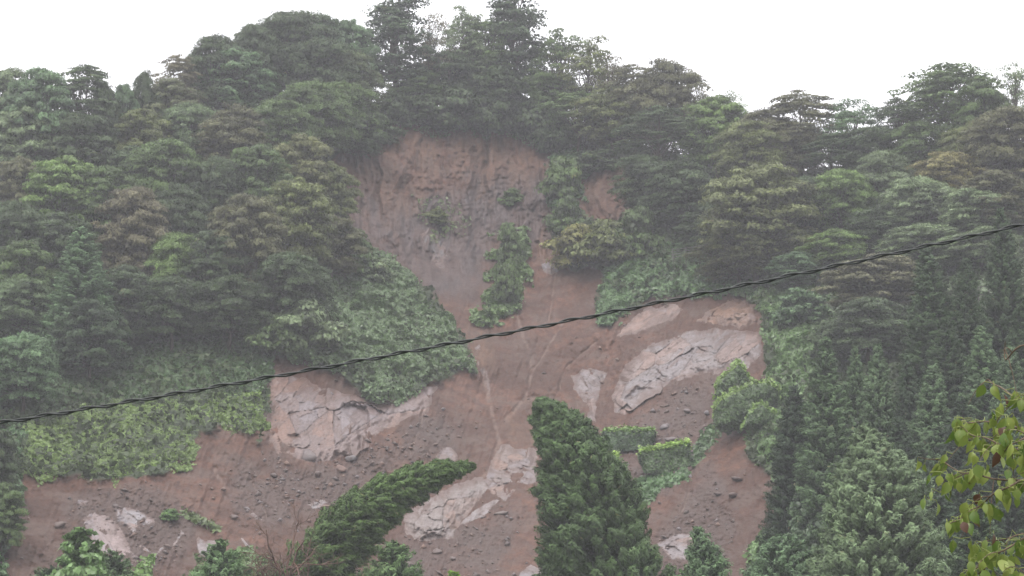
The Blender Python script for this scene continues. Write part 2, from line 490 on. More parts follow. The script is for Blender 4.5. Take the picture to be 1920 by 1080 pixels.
def build_ground():
    n = 40
    xs = np.linspace(-3000, 3000, n); ys = np.linspace(-1500, 4500, n)
    X, Y = np.meshgrid(xs, ys)
    V = np.stack([X, Y, np.full_like(X, -0.6)], -1).reshape(-1, 3)
    i = np.arange(n - 1)[:, None] * n; j = np.arange(n - 1)[None]
    F = np.stack([i + j, i + j + 1, i + n + j + 1, i + n + j], -1).reshape(-1, 4)
    m = plain_mat('meadow', (0.035, 0.05, 0.02), (0.07, 0.085, 0.04), 0.4, 0.9)
    tag(link('ground', mesh_np('ground', V, F, m, True)), kind='structure')
build_ground()

# ------------------------------------------------------------------ bare rock faces
def rock_face(poly, color, label, thick=0.9, seed=0, cellpx=34, ang=-30, stretch=1.8, step=1.3, hollow=None, ragged=7, rel=1.0, name='rock_outcrop', cat='rock face', group='bare rock faces in the slide scar'):
    rng = np.random.default_rng(100 + seed)
    P = np.array(poly, float); lo = P.min(0) - 12; hi = P.max(0) + 12
    us = np.arange(lo[0], hi[0], step); vs = np.arange(hi[1], lo[1], -step)
    U, V = np.meshgrid(us, vs)
    sd = sdist(U, V, poly) + ragged * fbm(U / 14, V / 14, 4, seed + 50)
    ca, sa = math.cos(math.radians(ang)), math.sin(math.radians(ang))
    def rot(u, v): return np.stack([(u * ca + v * sa) / stretch, -u * sa + v * ca], -1)
    wu = U + 5 * fbm(U / 26, V / 26, 4, seed + 60); wv = V + 5 * fbm(U / 26, V / 26, 4, seed + 61)
    Q = rot(wu, wv)
    h = 0; crack = 0; cell = 0; hue = 0
    for cp, amp, cw in ((cellpx, 1.0, 1.6), (cellpx * 0.42, 0.26, 0.9)):
        q0 = Q.reshape(-1, 2).min(0) - cp; q1 = Q.reshape(-1, 2).max(0) + cp
        nn = int(np.prod(q1 - q0) / cp ** 2) + 3
        sd_ = rng.random((nn, 2)) * (q1 - q0) + q0
        f1 = np.full(U.shape, 1e9); f2 = f1.copy(); idx = np.zeros(U.shape, int)
        for i in range(nn):
            d = np.hypot(Q[..., 0] - sd_[i, 0], Q[..., 1] - sd_[i, 1])
            near = d < f1
            f2 = np.where(near, f1, np.minimum(f2, d)); idx = np.where(near, i, idx); f1 = np.where(near, d, f1)
        tilt = rng.normal(size=(nn, 2)) * 0.75; base = rng.random(nn)
        dq = Q - sd_[idx]
        pl = base[idx] * 0.7 + (dq * tilt[idx]).sum(-1) / cp
        h = h + amp * pl
        hue = hue + rng.random(nn)[idx] * (0.65 if amp == 1 else 0.35)
        keep = (rng.random(nn) < 0.42)[idx]
        crack = np.maximum(crack, (1 - sm(f2 - f1, 0, cw * 1.6)) * (1.0 if amp == 1 else 0.6) * np.where(keep, 1, 0.08))
        cell = cell + (base[idx] * 0.6 + 0.4 * np.clip(0.5 + tilt[idx][..., 1] * 0.4, 0, 1)) * (0.65 if amp == 1 else 0.35)
    h = h * 0.30 + 0.07 * fbm(Q[..., 0] / 16, Q[..., 1] / 3.2, 4, seed + 72) + 0.10 * fbm(U / 5, V / 4, 4, seed + 70) + 0.3 * fbm(U / 40, V / 40, 3, seed + 75) - 0.18 * crack
    off = (thick * 0.45 * sm(sd, 0, 36) + (h - 0.15) * rel * sm(sd, -1, 24) - 0.10 + 0.12 * sm(sd, -2, 8))
    if hollow:
        for hp, dep in hollow:
            off = off - dep * 0.55 * sm(sdist(U, V, hp) + 3 * fbm(U / 8, V / 8, 2, 80), -1, 7)
    Ys = Ysurf(U, V); wE = sm(sd, -2, 30)
    base = Ys * (1 - wE) + wE * (Ys * 0.35 + (Yt(U, V) + 0.3) * 0.65)
    hol = 0
    if hollow:
        for hp, dep in hollow: hol = np.maximum(hol, sm(sdist(U, V, hp), -14, -4))
    Y = np.where(hol > 0, Yt(U, V) + 0.2, base) - off - 0.03
    G = at(U, V, Y)
    n0, n1 = U.shape
    keepv = sd > -5
    i = np.arange(n0 - 1)[:, None] * n1; j = np.arange(n1 - 1)[None]
    F = np.stack([i + j, i + j + 1, i + n1 + j + 1, i + n1 + j], -1)
    kf = keepv[:-1, :-1] & keepv[1:, :-1] & keepv[:-1, 1:] & keepv[1:, 1:]
    F = F[kf]
    # sides running back into the hill so that the slab is solid
    E = np.concatenate([F[:, [0, 1]], F[:, [1, 2]], F[:, [2, 3]], F[:, [3, 0]]])
    key = np.sort(E, 1); code = key[:, 0].astype(np.int64) * (n0 * n1) + key[:, 1]
    un, ix, ct = np.unique(code, return_index=True, return_counts=True)
    Eb = E[ix[ct == 1]]
    V1 = G.reshape(-1, 3); bv = np.unique(Eb)
    mp = np.full(len(V1), -1); mp[bv] = np.arange(len(bv)) + len(V1)
    backv = V1[bv] + np.array([0, 1.6, -0.4])
    Fs = np.stack([Eb[:, 1], Eb[:, 0], mp[Eb[:, 0]], mp[Eb[:, 1]]], -1)
    VV = np.concatenate([V1, backv]); FF = np.concatenate([F, Fs])
    mud = 1 - sm(sd + 16 * fbm(U / 12, V / 9, 4, seed + 90), -2, 16 if ragged > 4 else 6)
    mud = np.maximum(mud, 0.8 * sm(fbm(Q[..., 0] / 22, Q[..., 1] / 8, 4, seed + 92), 0.2, 0.5)) if ragged > 3 else mud
    used = np.unique(FF); rm = np.full(len(VV), -1); rm[used] = np.arange(len(used))
    cr = np.concatenate([crack.ravel(), np.zeros(len(bv))]); ce = np.concatenate([cell.ravel(), np.full(len(bv), .5)]); mu = np.concatenate([mud.ravel(), np.ones(len(bv))]); hu = np.concatenate([hue.ravel(), np.full(len(bv), .5)])
    org = VV[used].mean(0)
    me = mesh_np(name, VV[used] - org, rm[FF], M_ROCK, False, {'crack': cr[used], 'cell': ce[used], 'mud': mu[used], 'hue': hu[used]})
    o = link(name, me, color=color); o.location = org
    tag(o, label, cat, group)
    return o

PINK = (0.30, 0.215, 0.20); GRY = (0.33, 0.29, 0.30); PALE = (0.40, 0.345, 0.34); LILAC = (0.26, 0.215, 0.225); ORG = (0.34, 0.20, 0.15)
rock_face([(500,705),(520,692),(560,705),(620,725),(690,748),(740,758),(800,724),(828,718),(802,772),(745,800),(700,822),(655,858),(590,872),(520,852),(497,805),(502,750)],
  PINK, 'broad jointed pinkish rock face under the hanging vines left of the gully', 1.0, 1, 50, -35, 1.5,
  hollow=[([(640,752),(690,762),(695,790),(680,845),(672,845),(668,800),(640,770)], 1.5), ([(535,815),(560,812),(568,826),(545,824)], 0.9)], rel=1.2)
rock_face([(1150,775),(1148,725),(1170,682),(1222,642),(1290,620),(1360,612),(1425,622),(1433,668),(1400,695),(1330,702),(1262,716),(1212,750),(1172,782)],
  (0.35, 0.30, 0.30), 'large pale grey rock face on the right above the rubble bank', 1.2, 2, 30, -38, 2.2,
  hollow=[([(1168,748),(1192,722),(1228,728),(1205,737),(1180,757)], 0.9)], rel=1.05)
rock_face([(1135,632),(1168,606),(1205,578),(1262,565),(1285,580),(1262,600),(1215,622),(1165,634)], (0.36, 0.235, 0.195), 'salmon pink rock slab below the cable above the pale face', 0.8, 3, 30, -28, 2.6)
rock_face([(1300,604),(1335,574),(1385,556),(1418,572),(1426,606),(1380,616),(1340,612)], (0.37, 0.23, 0.165), 'broken orange rock ledge at the upper right corner of the scar', 0.7, 4, 20, -15, 1.8, rel=1.3)
rock_face([(1066,702),(1108,686),(1138,700),(1124,742),(1120,795),(1106,790),(1092,748),(1076,730)], (0.33, 0.275, 0.275), 'narrow grey rock rib between the soil slope and the pale face', 0.9, 5, 20, 60, 2.0, rel=1.2)
rock_face([(918,862),(940,832),(975,836),(1006,842),(1012,905),(975,915),(945,950),(905,905)], (0.30, 0.235, 0.215), 'cracked rock step crossed by rill water beside the tall cedar', 1.1, 6, 22, 10, 1.6, rel=1.4)
rock_face([(750,975),(790,940),(850,905),(905,890),(935,905),(912,925),(892,950),(868,980),(850,1008),(798,1018),(765,1006)],
  (0.37, 0.31, 0.29), 'large tan boulder face at the foot of the gully behind the leaning cedar', 1.8, 7, 48, -62, 1.25, rel=1.6)
rock_face([(852,988),(884,958),(925,934),(942,936),(912,966),(876,984)], (0.38, 0.33, 0.325), 'smooth wet slab under the dark hollow of the tan boulder', 0.3, 8, 60, -25, 3, rel=0.15, ragged=2)
rock_face([(154,972),(176,958),(208,962),(232,998),(248,1028),(268,1052),(240,1070),(208,1046),(172,1034)], (0.40, 0.30, 0.285), 'smooth pink rock slab above the vine covered trunk at lower left', 0.35, 9, 42, 60, 2, rel=0.4, ragged=4)
rock_face([(210,952),(236,947),(264,955),(304,981),(266,990),(250,1002),(234,986),(218,980)], (0.42, 0.385, 0.40), 'smooth light grey slab left of the round green shrub', 0.35, 10, 30, 30, 2.4, rel=0.45, ragged=3)
rock_face([(252,1018),(270,1020),(292,1036),(305,1020),(312,1028),(296,1042),(268,1036)], (0.40, 0.36, 0.365), 'thin curved grey rock ledge above the bottom edge at left', 0.35, 11, 16, 20, 2, rel=0.5, ragged=3)
rock_face([(320,1026),(330,1005),(340,988),(348,1000),(338,1014),(324,1030)], (0.40, 0.36, 0.36), 'small forked grey outcrop below the round green shrub', 0.3, 12, 12, 60, 2, rel=0.5, ragged=3)
rock_face([(366,1012),(372,1004),(384,1012),(410,1012),(420,1030),(405,1050),(372,1044)], (0.41, 0.37, 0.385), 'pale grey slab just left of the small cedar tip', 0.3, 13, 20, 0, 2, rel=0.4, ragged=3)
rock_face([(449,1008),(456,1006),(476,1026),(474,1034),(458,1028)], (0.42, 0.38, 0.39), 'small bright grey slab right of the small cedar tip', 0.3, 14, 12, -50, 2, rel=0.4, ragged=2)
rock_face([(790,442),(806,428),(828,436),(842,468),(836,505),(812,500),(798,480)], (0.13, 0.112, 0.118), 'light grey weathered patch in the middle of the high scarp', 0.3, 15, 12, 75, 1.8, rel=0.5, ragged=14)
rock_face([(1012,496),(1020,489),(1046,492),(1052,506),(1034,518),(1018,514)], (0.22, 0.18, 0.18), 'small grey rock knob at the head of the soil chute', 0.6, 16, 14, 0, 1.4, rel=0.8, ragged=3)
rock_face([(958,1100),(970,1072),(996,1056),(1022,1066),(1030,1100)], (0.36, 0.32, 0.33), 'grey rock at the bottom edge left of the tall cedar', 0.5, 17, 20, 0, 1.6, rel=0.5, ragged=4)
rock_face([(1228,1018),(1262,1000),(1300,996),(1328,988),(1318,1010),(1290,1016),(1300,1050),(1262,1052)], (0.35, 0.30, 0.305), 'flat grey slab right of the foot of the tall cedar', 0.4, 18, 20, -15, 2.2, rel=0.6, ragged=4)
rock_face([(572,946),(586,938),(612,934),(618,944),(604,954),(586,958)], (0.37, 0.34, 0.35), 'small tilted grey slab above the top of the leaning cedar foliage', 0.5, 19, 16, -10, 2, rel=0.5, ragged=2)
rock_face([(140,940),(146,934),(168,936),(166,950),(146,948)], (0.26, 0.22, 0.235), 'small bluish rock patch with a shaded crack at upper left of the mud', 0.25, 20, 16, 0, 1.4, rel=0.4, ragged=2)
rock_face([(812,860),(830,838),(850,840),(862,856),(850,872),(822,872)], (0.35, 0.27, 0.25), 'broken pale rock patch above the tip of the leaning cedar', 0.5, 21, 12, -30, 1.8, rel=0.8, ragged=5)
rock_face([(466,965),(474,958),(492,968),(496,978),(482,978)], (0.30, 0.245, 0.24), 'faint pinkish rock patch in the smooth mud slope', 0.3, 22, 12, 30, 1.8, rel=0.4, ragged=3)
rock_face([(880,660),(900,640),(915,690),(925,740),(915,745),(900,700)], (0.27, 0.19, 0.17), 'thin worn rock strip along the left rim of the gully', 0.35, 23, 14, 70, 2.2, rel=0.8, ragged=6)

# loose boulders
def boulder(u, v, wpx, hpx, color, label, seed):
    rng = np.random.default_rng(seed)
    Y = float(Ysurf(u, v)); s = 1 / float(pxm(v, Y))
    bm_n = 10
    th = np.linspace(0, np.pi, bm_n)[:, None]; ph = np.linspace(0, 2 * np.pi, 16, endpoint=False)[None]
    D = np.stack([np.sin(th) * np.cos(ph), np.sin(th) * np.sin(ph), np.cos(th) + 0 * ph], -1)
    r = np.full(D.shape[:2], 1.25)
    for k in range(13):                       # chop flat facets
        nrm = unit(rng.normal(size=3)); dd = 0.55 + 0.4 * rng.random()
        c = D @ nrm
        r = np.where(c > 0.05, np.minimum(r, dd / np.maximum(c, 0.05)), r)
    V = D * r[..., None] * np.array([wpx * s / 2, max(wpx, hpx) * s / 2.4, hpx * s / 2])
    i = np.arange(bm_n - 1)[:, None] * 16; j = np.arange(16)[None]; j2 = (j + 1) % 16
    F = np.stack([i + j, i + 16 + j, i + 16 + j2, i + j2], -1).reshape(-1, 4)
    n = 16 * bm_n
    me = mesh_np('boulder', V.reshape(-1, 3), F, M_ROCK, False, {'crack': np.zeros(n), 'cell': np.full(n, .5), 'hue': np.full(n, .5)})
    o = link('boulder', me, color=color)
    o.location = at(u, v, Y - 0.25)
    tag(o, label, 'boulder', 'loose boulders on the slide')
BD = [(640,881,26,17,(0.36,0.215,0.17),'orange tan boulder below the jointed pink rock face'),
 (578,856,40,30,(0.27,0.225,0.225),'grey block at the foot of the jointed pink rock face'),
 (655,860,24,16,(0.27,0.25,0.26),'bluish grey block between the pink face and the rubble'),
 (596,890,18,12,(0.25,0.19,0.18),'dull boulder in the rubble left of the orange one'),
 (1247,800,22,12,(0.30,0.26,0.27),'grey boulder on the bank above the right trimmed hedge'),
 (1262,826,34,12,(0.26,0.21,0.21),'long flat boulder just above the box shaped hedge'),
 (1290,770,16,9,(0.25,0.20,0.20),'small boulder on the rubble under the pale rock face'),
 (612,950,20,8,(0.38,0.24,0.19),'small orange chip beside the tilted grey slab'),
 (1325,775,14,9,(0.34,0.31,0.33),'whitish stone left of the vine mounds'),
 (112,985,26,14,(0.22,0.15,0.13),'mud coated boulder in the lower left slope'),
 (439,970,18,12,(0.22,0.16,0.15),'brown stone above the small cedar tip'),
 (940,962,26,9,(0.30,0.24,0.22),'flat stone lying on the soil mound left of the tall cedar'),
 (850,1048,14,9,(0.26,0.20,0.19),'small stone low on the mound beside the leaning cedar'),
 (820,1035,20,12,(0.24,0.18,0.165),'dull brown stone under the tan boulder face'),
 (1380,898,22,10,(0.15,0.10,0.09),'dark clod high on the right soil slope'),
 (1375,930,20,11,(0.14,0.095,0.085),'dark clod in the middle of the right soil slope'),
 (1345,925,16,8,(0.15,0.10,0.09),'small dark clod left of its neighbours on the right soil slope'),
 (700,1035,22,12,(0.28,0.22,0.215),'grey stone between the leaning cedar and the round topped one'),
 (765,1060,18,12,(0.27,0.21,0.20),'grey stone right of the round topped cedar')]
for k, b in enumerate(BD): boulder(*b, 300 + k)

# scree
def scree():
    rng = np.random.default_rng(8)
    Us, Vs = [], []
    for P, n in list(zip(RUBBLE, (600, 480, 220, 260, 180, 150))) + [(BARE, 700)]:
        Q = np.array(P, float); lo = Q.min(0); hi = Q.max(0)
        u = rng.uniform(lo[0], hi[0], n * 3); v = rng.uniform(lo[1], min(hi[1], 1100), n * 3)
        k = (sdist(u, v, P) > -2) & (bare_sd(u, v) > 3) & (v > 560)
        Us.append(u[k][:n]); Vs.append(v[k][:n])
    u = np.concatenate(Us); v = np.concatenate(Vs); n = len(u)
    C = at(u, v, Ysurf(u, v) - 0.03)
    base = unit(np.array([(1,0,0),(-1,0,0),(0,1,0),(0,-1,0),(0,0,1),(0,0,-1)], float))
    fac = np.array([(0,2,4),(2,1,4),(1,3,4),(3,0,4),(2,0,5),(1,2,5),(3,1,5),(0,3,5)])
    s = 0.028 + 0.15 * rng.random(n) ** 6
    sc = s[:, None] * np.stack([1.2 + 0.8 * rng.random(n), 1.0 + rng.random(n), 0.8 + 0.6 * rng.random(n)], -1)
    a = rng.uniform(0, 6.28, n)
    W = base[None] * (0.7 + 0.6 * rng.random((n, 6, 1))) * sc[:, None]
    t = rng.uniform(-0.6, 0.6, n)
    x = W[..., 0] * np.cos(a)[:, None] - W[..., 1] * np.sin(a)[:, None]; y = W[..., 0] * np.sin(a)[:, None] + W[..., 1] * np.cos(a)[:, None]
    z = W[..., 2] + x * t[:, None]
    V = np.stack([x, y, z], -1) + C[:, None]
    F = (fac[None] + np.arange(n)[:, None, None] * 6).reshape(-1, 3)
    me = mesh_np('scree', V.reshape(-1, 3), F, M_ROCK, False, {'crack': np.zeros(n * 6), 'cell': np.repeat(rng.random(n), 6), 'hue': np.repeat(rng.random(n), 6)})
    tag(link('scree', me, color=(0.135, 0.092, 0.08)), 'loose angular stones strewn over the mud of the slide', 'scree', kind='stuff')
scree()

# ------------------------------------------------------------------ ground cover
def cover(name, poly, n, color, label, hmin=0.15, hmax=0.9, lump=26, size=(0.10, 0.17), seed=0, ragged=14, mat=None, hang=0.0, bias=0.35, notbare=False, aspect=0.8):
    rng = np.random.default_rng(500 + seed)
    P = np.array(poly, float); lo = P.min(0) - 10; hi = P.max(0) + 10
    area_box = np.prod(hi - lo)
    u = rng.uniform(lo[0], hi[0], n * 4); v = rng.uniform(lo[1], hi[1], n * 4)
    sdd = sdist(u, v, poly) + ragged * 1.7 * fbm(u / 24, v / 20, 5, seed + 3) + 3 * rng.normal(size=len(u))
    k = sdd > 0
    if notbare:
        k &= bare_sd(u, v) < 2
        for Zp in (Z1, Z2, Z3, Z4, Z5, Z6, Z7): k &= (sdist(u, v, Zp) < -2) | (rng.random(len(u)) < 0.30)
    k &= v > ridge_v(u) + 4
    k &= rng.random(len(u)) < 0.25 + 0.75 * sm(fbm(u / 15, v / 10, 4, seed + 40) + 0.5 * fbm(u / 60, v / 40, 2, seed + 44), -0.35, 0.15)
    u, v, sdd = u[k][:n], v[k][:n], sdd[k][:n]
    m = len(u)
    def hf(u, v):
        return hmin + hmax * np.clip(0.5 + 0.9 * fbm(u / lump, v / (lump * 0.75), 4, seed + 9), 0, 1.4) + 0.32 * fbm(u / 11, v / 7, 3, seed + 12)
    e = 3.0
    h = hf(u, v) * (0.35 + 0.65 * sm(sdd, 0, 14))
    Y = Yt(u, v) - relief(u, v) * 0.6
    sc = Y / FPX
    gu = (hf(u + e, v) - hf(u - e, v)) / (2 * e * sc); gv = (hf(u, v + e) - hf(u, v - e)) / (2 * e * sc)
    depth = rng.random(m) ** 2 * 0.35
    C = at(u, v, Y - h * 0.8 + depth)
    C[:, 2] += h * 0.25
    # surface normal: hill slope (facing viewer and up) tilted by the lump gradient
    N = np.stack([-gu * 1.1, np.full(m, -0.62), 0.78 + gv * 1.1], -1)
    N = unit(N) + rng.normal(size=(m, 3)) * bias
    L = rng.uniform(size[0] * 0.7, size[1] * 1.15, m)
    clump = noise2(u / 9, v / 7, seed + 20)
    tint = np.clip(0.20 * clump + 0.5 * rng.random(m) + 0.10 + 0.10 * noise2(u / 50, v / 40, seed + 30), 0, 1)
    Vv, F = leaves(C, N, L, L * aspect, rng=rng)
    me = mesh_np(name, Vv, F, mat or M_VINE, False, {'tint': np.repeat(tint, 4)})
    o = link(name, me, color=color)
    tag(o, label, 'ground cover', kind='stuff')
    return o

ALLV = [(-300,330),(200,315),(400,230),(560,170),(900,215),(1300,290),(1500,320),(1920,280),(2200,280),(2200,1120),(-300,1120)]
Z1 = [(20,840),(60,790),(140,760),(260,750),(370,735),(490,740),(497,790),(470,812),(400,800),(372,818),(350,868),(280,885),(220,905),(180,888),(130,878),(80,900),(40,890)]
cover('vine_cover', Z1, 80000, (0.088, 0.126, 0.040), 'bright green creeping vines over the bank above the lower left mud', 0.10, 0.35, 55, (0.055, 0.10), seed=2, ragged=16)
Z2 = [(60,780),(80,720),(160,700),(250,655),(370,620),(500,640),(515,690),(498,740),(370,730),(260,748),(140,762)]
cover('vine_cover', Z2, 62000, (0.040, 0.070, 0.030), 'dark green vine blanket on the left slope just below the forest', 0.15, 0.6, 34, (0.075, 0.13), seed=3)
Z3 = [(500,610),(560,570),(640,475),(680,452),(740,500),(800,555),(832,592),(865,640),(885,690),(840,700),(800,715),(740,752),(700,745),(650,700),(590,690),(540,668),(500,650)]
cover('vine_cover', Z3, 85000, (0.062, 0.093, 0.047), 'silvery green vine mound hanging over the jointed pink rock face', 0.3, 1.6, 34, (0.075, 0.135), seed=4, ragged=16)
Z4 = [(1118,600),(1125,530),(1140,490),(1200,450),(1310,450),(1400,500),(1430,545),(1400,556),(1300,552),(1210,562),(1150,602)]
cover('vine_cover', Z4, 40000, (0.054, 0.091, 0.043), 'blue green vine sheet on the right shoulder around the broken railing', 0.2, 1.2, 28, seed=5)
Z5 = [(1420,545),(1500,520),(1560,560),(1575,640),(1530,700),(1500,760),(1475,860),(1462,895),(1425,862),(1405,812),(1440,760),(1445,690),(1435,605)]
cover('vine_cover', Z5, 38000, (0.064, 0.102, 0.044), 'pale green vine strip between the scar and the cedars on the right', 0.2, 1.2, 28, seed=6)
Z6 = [(930,450),(955,430),(985,455),(980,490),(990,530),(968,560),(975,580),(945,590),(915,612),(890,606),(905,575),(915,540),(912,515),(928,490)]
cover('vine_cover', Z6, 11000, (0.060, 0.092, 0.036), 'narrow bushy strip of green left standing in the middle of the scar', 0.3, 1.2, 16, seed=7, ragged=22)
Z7 = [(1035,300),(1085,270),(1095,330),(1080,400),(1050,430),(1032,400)]
cover('vine_cover', Z7, 11000, (0.042, 0.078, 0.036), 'leafy green strip running down beside the scarp under the ridge trees', 0.3, 1.5, 20, seed=8)
cover('undergrowth', ALLV, 110000, (0.030, 0.042, 0.020), 'dark shrubby undergrowth below the trees of the hillside', 0.2, 1.4, 30, (0.14, 0.24), 1, 4, M_LEAF, notbare=True)
cover('vine_cover', [(1545,500),(1700,480),(1950,470),(1980,650),(1700,670),(1590,640)], 26000, (0.082, 0.106, 0.070), 'leafy tangle filling the slope behind the upper cedars', 0.2, 1.1, 26, seed=19)
Z8 = [(1180,930),(1200,900),(1280,885),(1295,900),(1240,915),(1215,945),(1190,950)]
cover('vine_cover', Z8, 5500, (0.052, 0.091, 0.042), 'low vines trailing on the soil below the box shaped hedge', 0.15, 0.5, 16, seed=9, ragged=5)
Z9 = [(1290,860),(1330,800),(1345,790),(1350,820),(1310,860),(1300,880)]
cover('vine_cover', Z9, 2600, (0.042, 0.073, 0.032), 'thin trail of vines between the hedge and the vine mounds', 0.1, 0.4, 16, seed=10, ragged=8)
Z10 = [(430,1040),(470,1030),(520,1060),(560,1120),(400,1130),(410,1060)]
cover('vine_cover', Z10, 6000, (0.059, 0.091, 0.038), 'leafy vines at the bottom edge under the dead branches', 0.2, 0.8, 16, seed=12, ragged=5)
Z11 = [(245,1075),(270,1050),(285,1045),(275,1075),(300,1130),(200,1130)]
cover('vine_cover', Z11, 3500, (0.070, 0.119, 0.032), 'small fresh green weeds at the bottom edge beside the pink slab', 0.1, 0.6, 12, seed=13, ragged=4)
Z12 = [(1405,1030),(1440,990),(1470,1000),(1460,1060),(1400,1100)]
cover('vine_cover', Z12, 2500, (0.075, 0.12, 0.05), 'weeds on the mud at the foot of the right soil slope', 0.1, 0.5, 12, seed=14, ragged=6)
cover('vine_cover', [(340,955),(380,972),(410,985),(408,992),(375,982),(338,962)], 500, (0.063, 0.084, 0.035), 'thin line of weeds trailing right of the round green shrub', 0.05, 0.2, 12, seed=15, ragged=3)
Z13 = [(-120,760),(20,740),(50,800),(40,860),(40,920),(10,1000),(5,1130),(-150,1130)]
cover('vine_cover', Z13, 14000, (0.045, 0.08, 0.038), 'dark vines at the left edge beside the mud slope', 0.3, 1.4, 28, seed=16)
Z14 = [(690,240),(740,226),(800,218),(880,232),(960,240),(1020,262),(1000,268),(900,250),(850,258),(760,240),(700,252)]
cover('vine_cover', Z14, 2500, (0.045, 0.070, 0.030), 'hanging roots and leaves along the lip of the scarp', 0.2, 0.7, 14, seed=17, ragged=10)
cover('vine_cover', [(780,380),(860,370),(900,420),(860,450),(800,430)], 420, (0.06, 0.08, 0.035), 'sparse weeds clinging to the middle of the high scarp', 0.1, 0.3, 14, seed=18, ragged=25)

# ------------------------------------------------------------------ trees
PT = {}
def limbs_to(targets, H, lean, rng, r0, base_frac=0.25, fork=True):
    """trunk up the middle, limbs curving to the leaf pads"""
    paths = []
    zs = np.linspace(-0.4, H * 0.82, 9)
    ax = np.stack([lean[0] * (zs / H) ** 2 + 0.12 * np.sin(zs * 1.1), lean[1] * (zs / H) ** 2 + 0.10 * np.cos(zs * 0.9), zs], -1)
    paths.append((ax, r0 * (1 - 0.85 * np.linspace(0, 1, 9)) ** 0.8))
    for t in targets:
        z0 = np.clip(t[2] * rng.uniform(0.45, 0.8), H * base_frac, H * 0.8)
        f = z0 / H
        p0 = np.array([np.interp(z0, zs, ax[:, 0]), np.interp(z0, zs, ax[:, 1]), z0])
        s = np.linspace(0, 1, 6)[:, None]
        mid = (p0 + t) / 2 + np.array([0, 0, 0.18 * np.linalg.norm(t - p0)])
        P = (1 - s) ** 2 * p0 + 2 * s * (1 - s) * mid + s ** 2 * t
        P[1:-1] += rng.normal(size=(4, 3)) * 0.07
        paths.append((P, r0 * 0.36 * (1 - f * 0.6) * (1 - 0.8 * s[:, 0])))
    return paths

def crown_broad(seed, W=7.0, H=9.0, zb=0.22, npad=110, nleaf=230, prad=(0.65, 1.25), flat=0.22, size=(0.09, 0.15), inner=0.55, shape=1.0, upb=0.6, droop=0.25, jit=0.12, filler=2600):
    rng = np.random.default_rng(seed)
    # pad centres over an egg shaped crown with lobes
    th = rng.uniform(0, 2 * np.pi, npad); cz = rng.uniform(-0.85, 1.0, npad)
    rr = inner + (1 - inner) * rng.random(npad) ** 0.5
    lob = 1 + 0.22 * np.sin(th * 3 + seed) + 0.12 * np.sin(th * 5 + seed * 2)
    rad = np.sqrt(np.clip(1 - cz * cz, 0, 1)) * rr * lob * np.where(cz < 0, 1.0, shape)
    zc = H * (zb + (1 - zb) * (cz * rr * 0.5 + 0.5) * 0.95)
    C = np.stack([rad * np.cos(th) * W / 2 * 0.86, rad * np.sin(th) * W / 2 * 0.86, zc], -1)
    R = rng.uniform(prad[0], prad[1], npad)
    idx = np.repeat(np.arange(npad), (nleaf * (R / R.mean()) ** 2).astype(int)); n = len(idx)
    out = unit(np.stack([C[:, 0], C[:, 1], 0 * zc + 0.001], -1)); o2 = out[idx]
    dz = rng.uniform(-0.18, 1.0, n) ** 1.0; a = rng.uniform(0, 2 * np.pi, n)
    hr = np.sqrt(np.clip(1 - dz * dz, 0, 1)); k = 1 - 0.30 * rng.random(n) ** 1.6
    lobe = 1 + 0.30 * np.sin(a * 4 + idx * 1.7) + 0.12 * np.sin(a * 9 + idx)
    dx, dy = hr * np.cos(a), hr * np.sin(a)
    lx = dx * k * R[idx] * lobe; ly = dy * k * R[idx] * lobe
    along = lx * o2[:, 0] + ly * o2[:, 1]
    lx += o2[:, 0] * along * 0.3; ly += o2[:, 1] * along * 0.3
    lz = dz * k * R[idx] * flat - droop * along + rng.normal(size=n) * jit * R[idx] * flat
    P = C[idx] + np.stack([lx, ly, lz], -1)
    N = np.stack([dx, dy, dz / max(flat, 0.45) + 0.15 + 0.2 * upb], -1); N = unit(N) + rng.normal(size=(n, 3)) * 0.28
    L = rng.uniform(size[0], size[1], n)
    pt = rng.random(npad)
    tint = np.clip(0.45 * pt[idx] + 0.55 * rng.random(n), 0, 1)
    if filler:
        m = filler
        d = unit(rng.normal(size=(m, 3))) * rng.random((m, 1)) ** 0.4 * 0.72
        Pf = np.stack([d[:, 0] * W / 2, d[:, 1] * W / 2, H * (zb + (1 - zb) * 0.5 + d[:, 2] * (1 - zb) * 0.5)], -1)
        P = np.concatenate([P, Pf]); N = np.concatenate([N, rng.normal(size=(m, 3)) + [0, 0, .6]])
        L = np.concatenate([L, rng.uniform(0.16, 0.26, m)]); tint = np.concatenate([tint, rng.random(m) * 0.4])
    V, F = leaves(P, N, L, L * 0.62, rng=rng)
    me = mesh_np('crown', V, F, M_LEAF, False, {'tint': np.repeat(tint, 4)})
    tg = C[rng.permutation(npad)[:min(npad, 34)]]
    tv, tf = tubes(limbs_to(tg, H, (rng.normal() * 0.5, rng.normal() * 0.5), rng, 0.024 * H), 6)
    tm = mesh_np('trunk', tv, tf, M_BARK, True)
    return me, tm, W, H

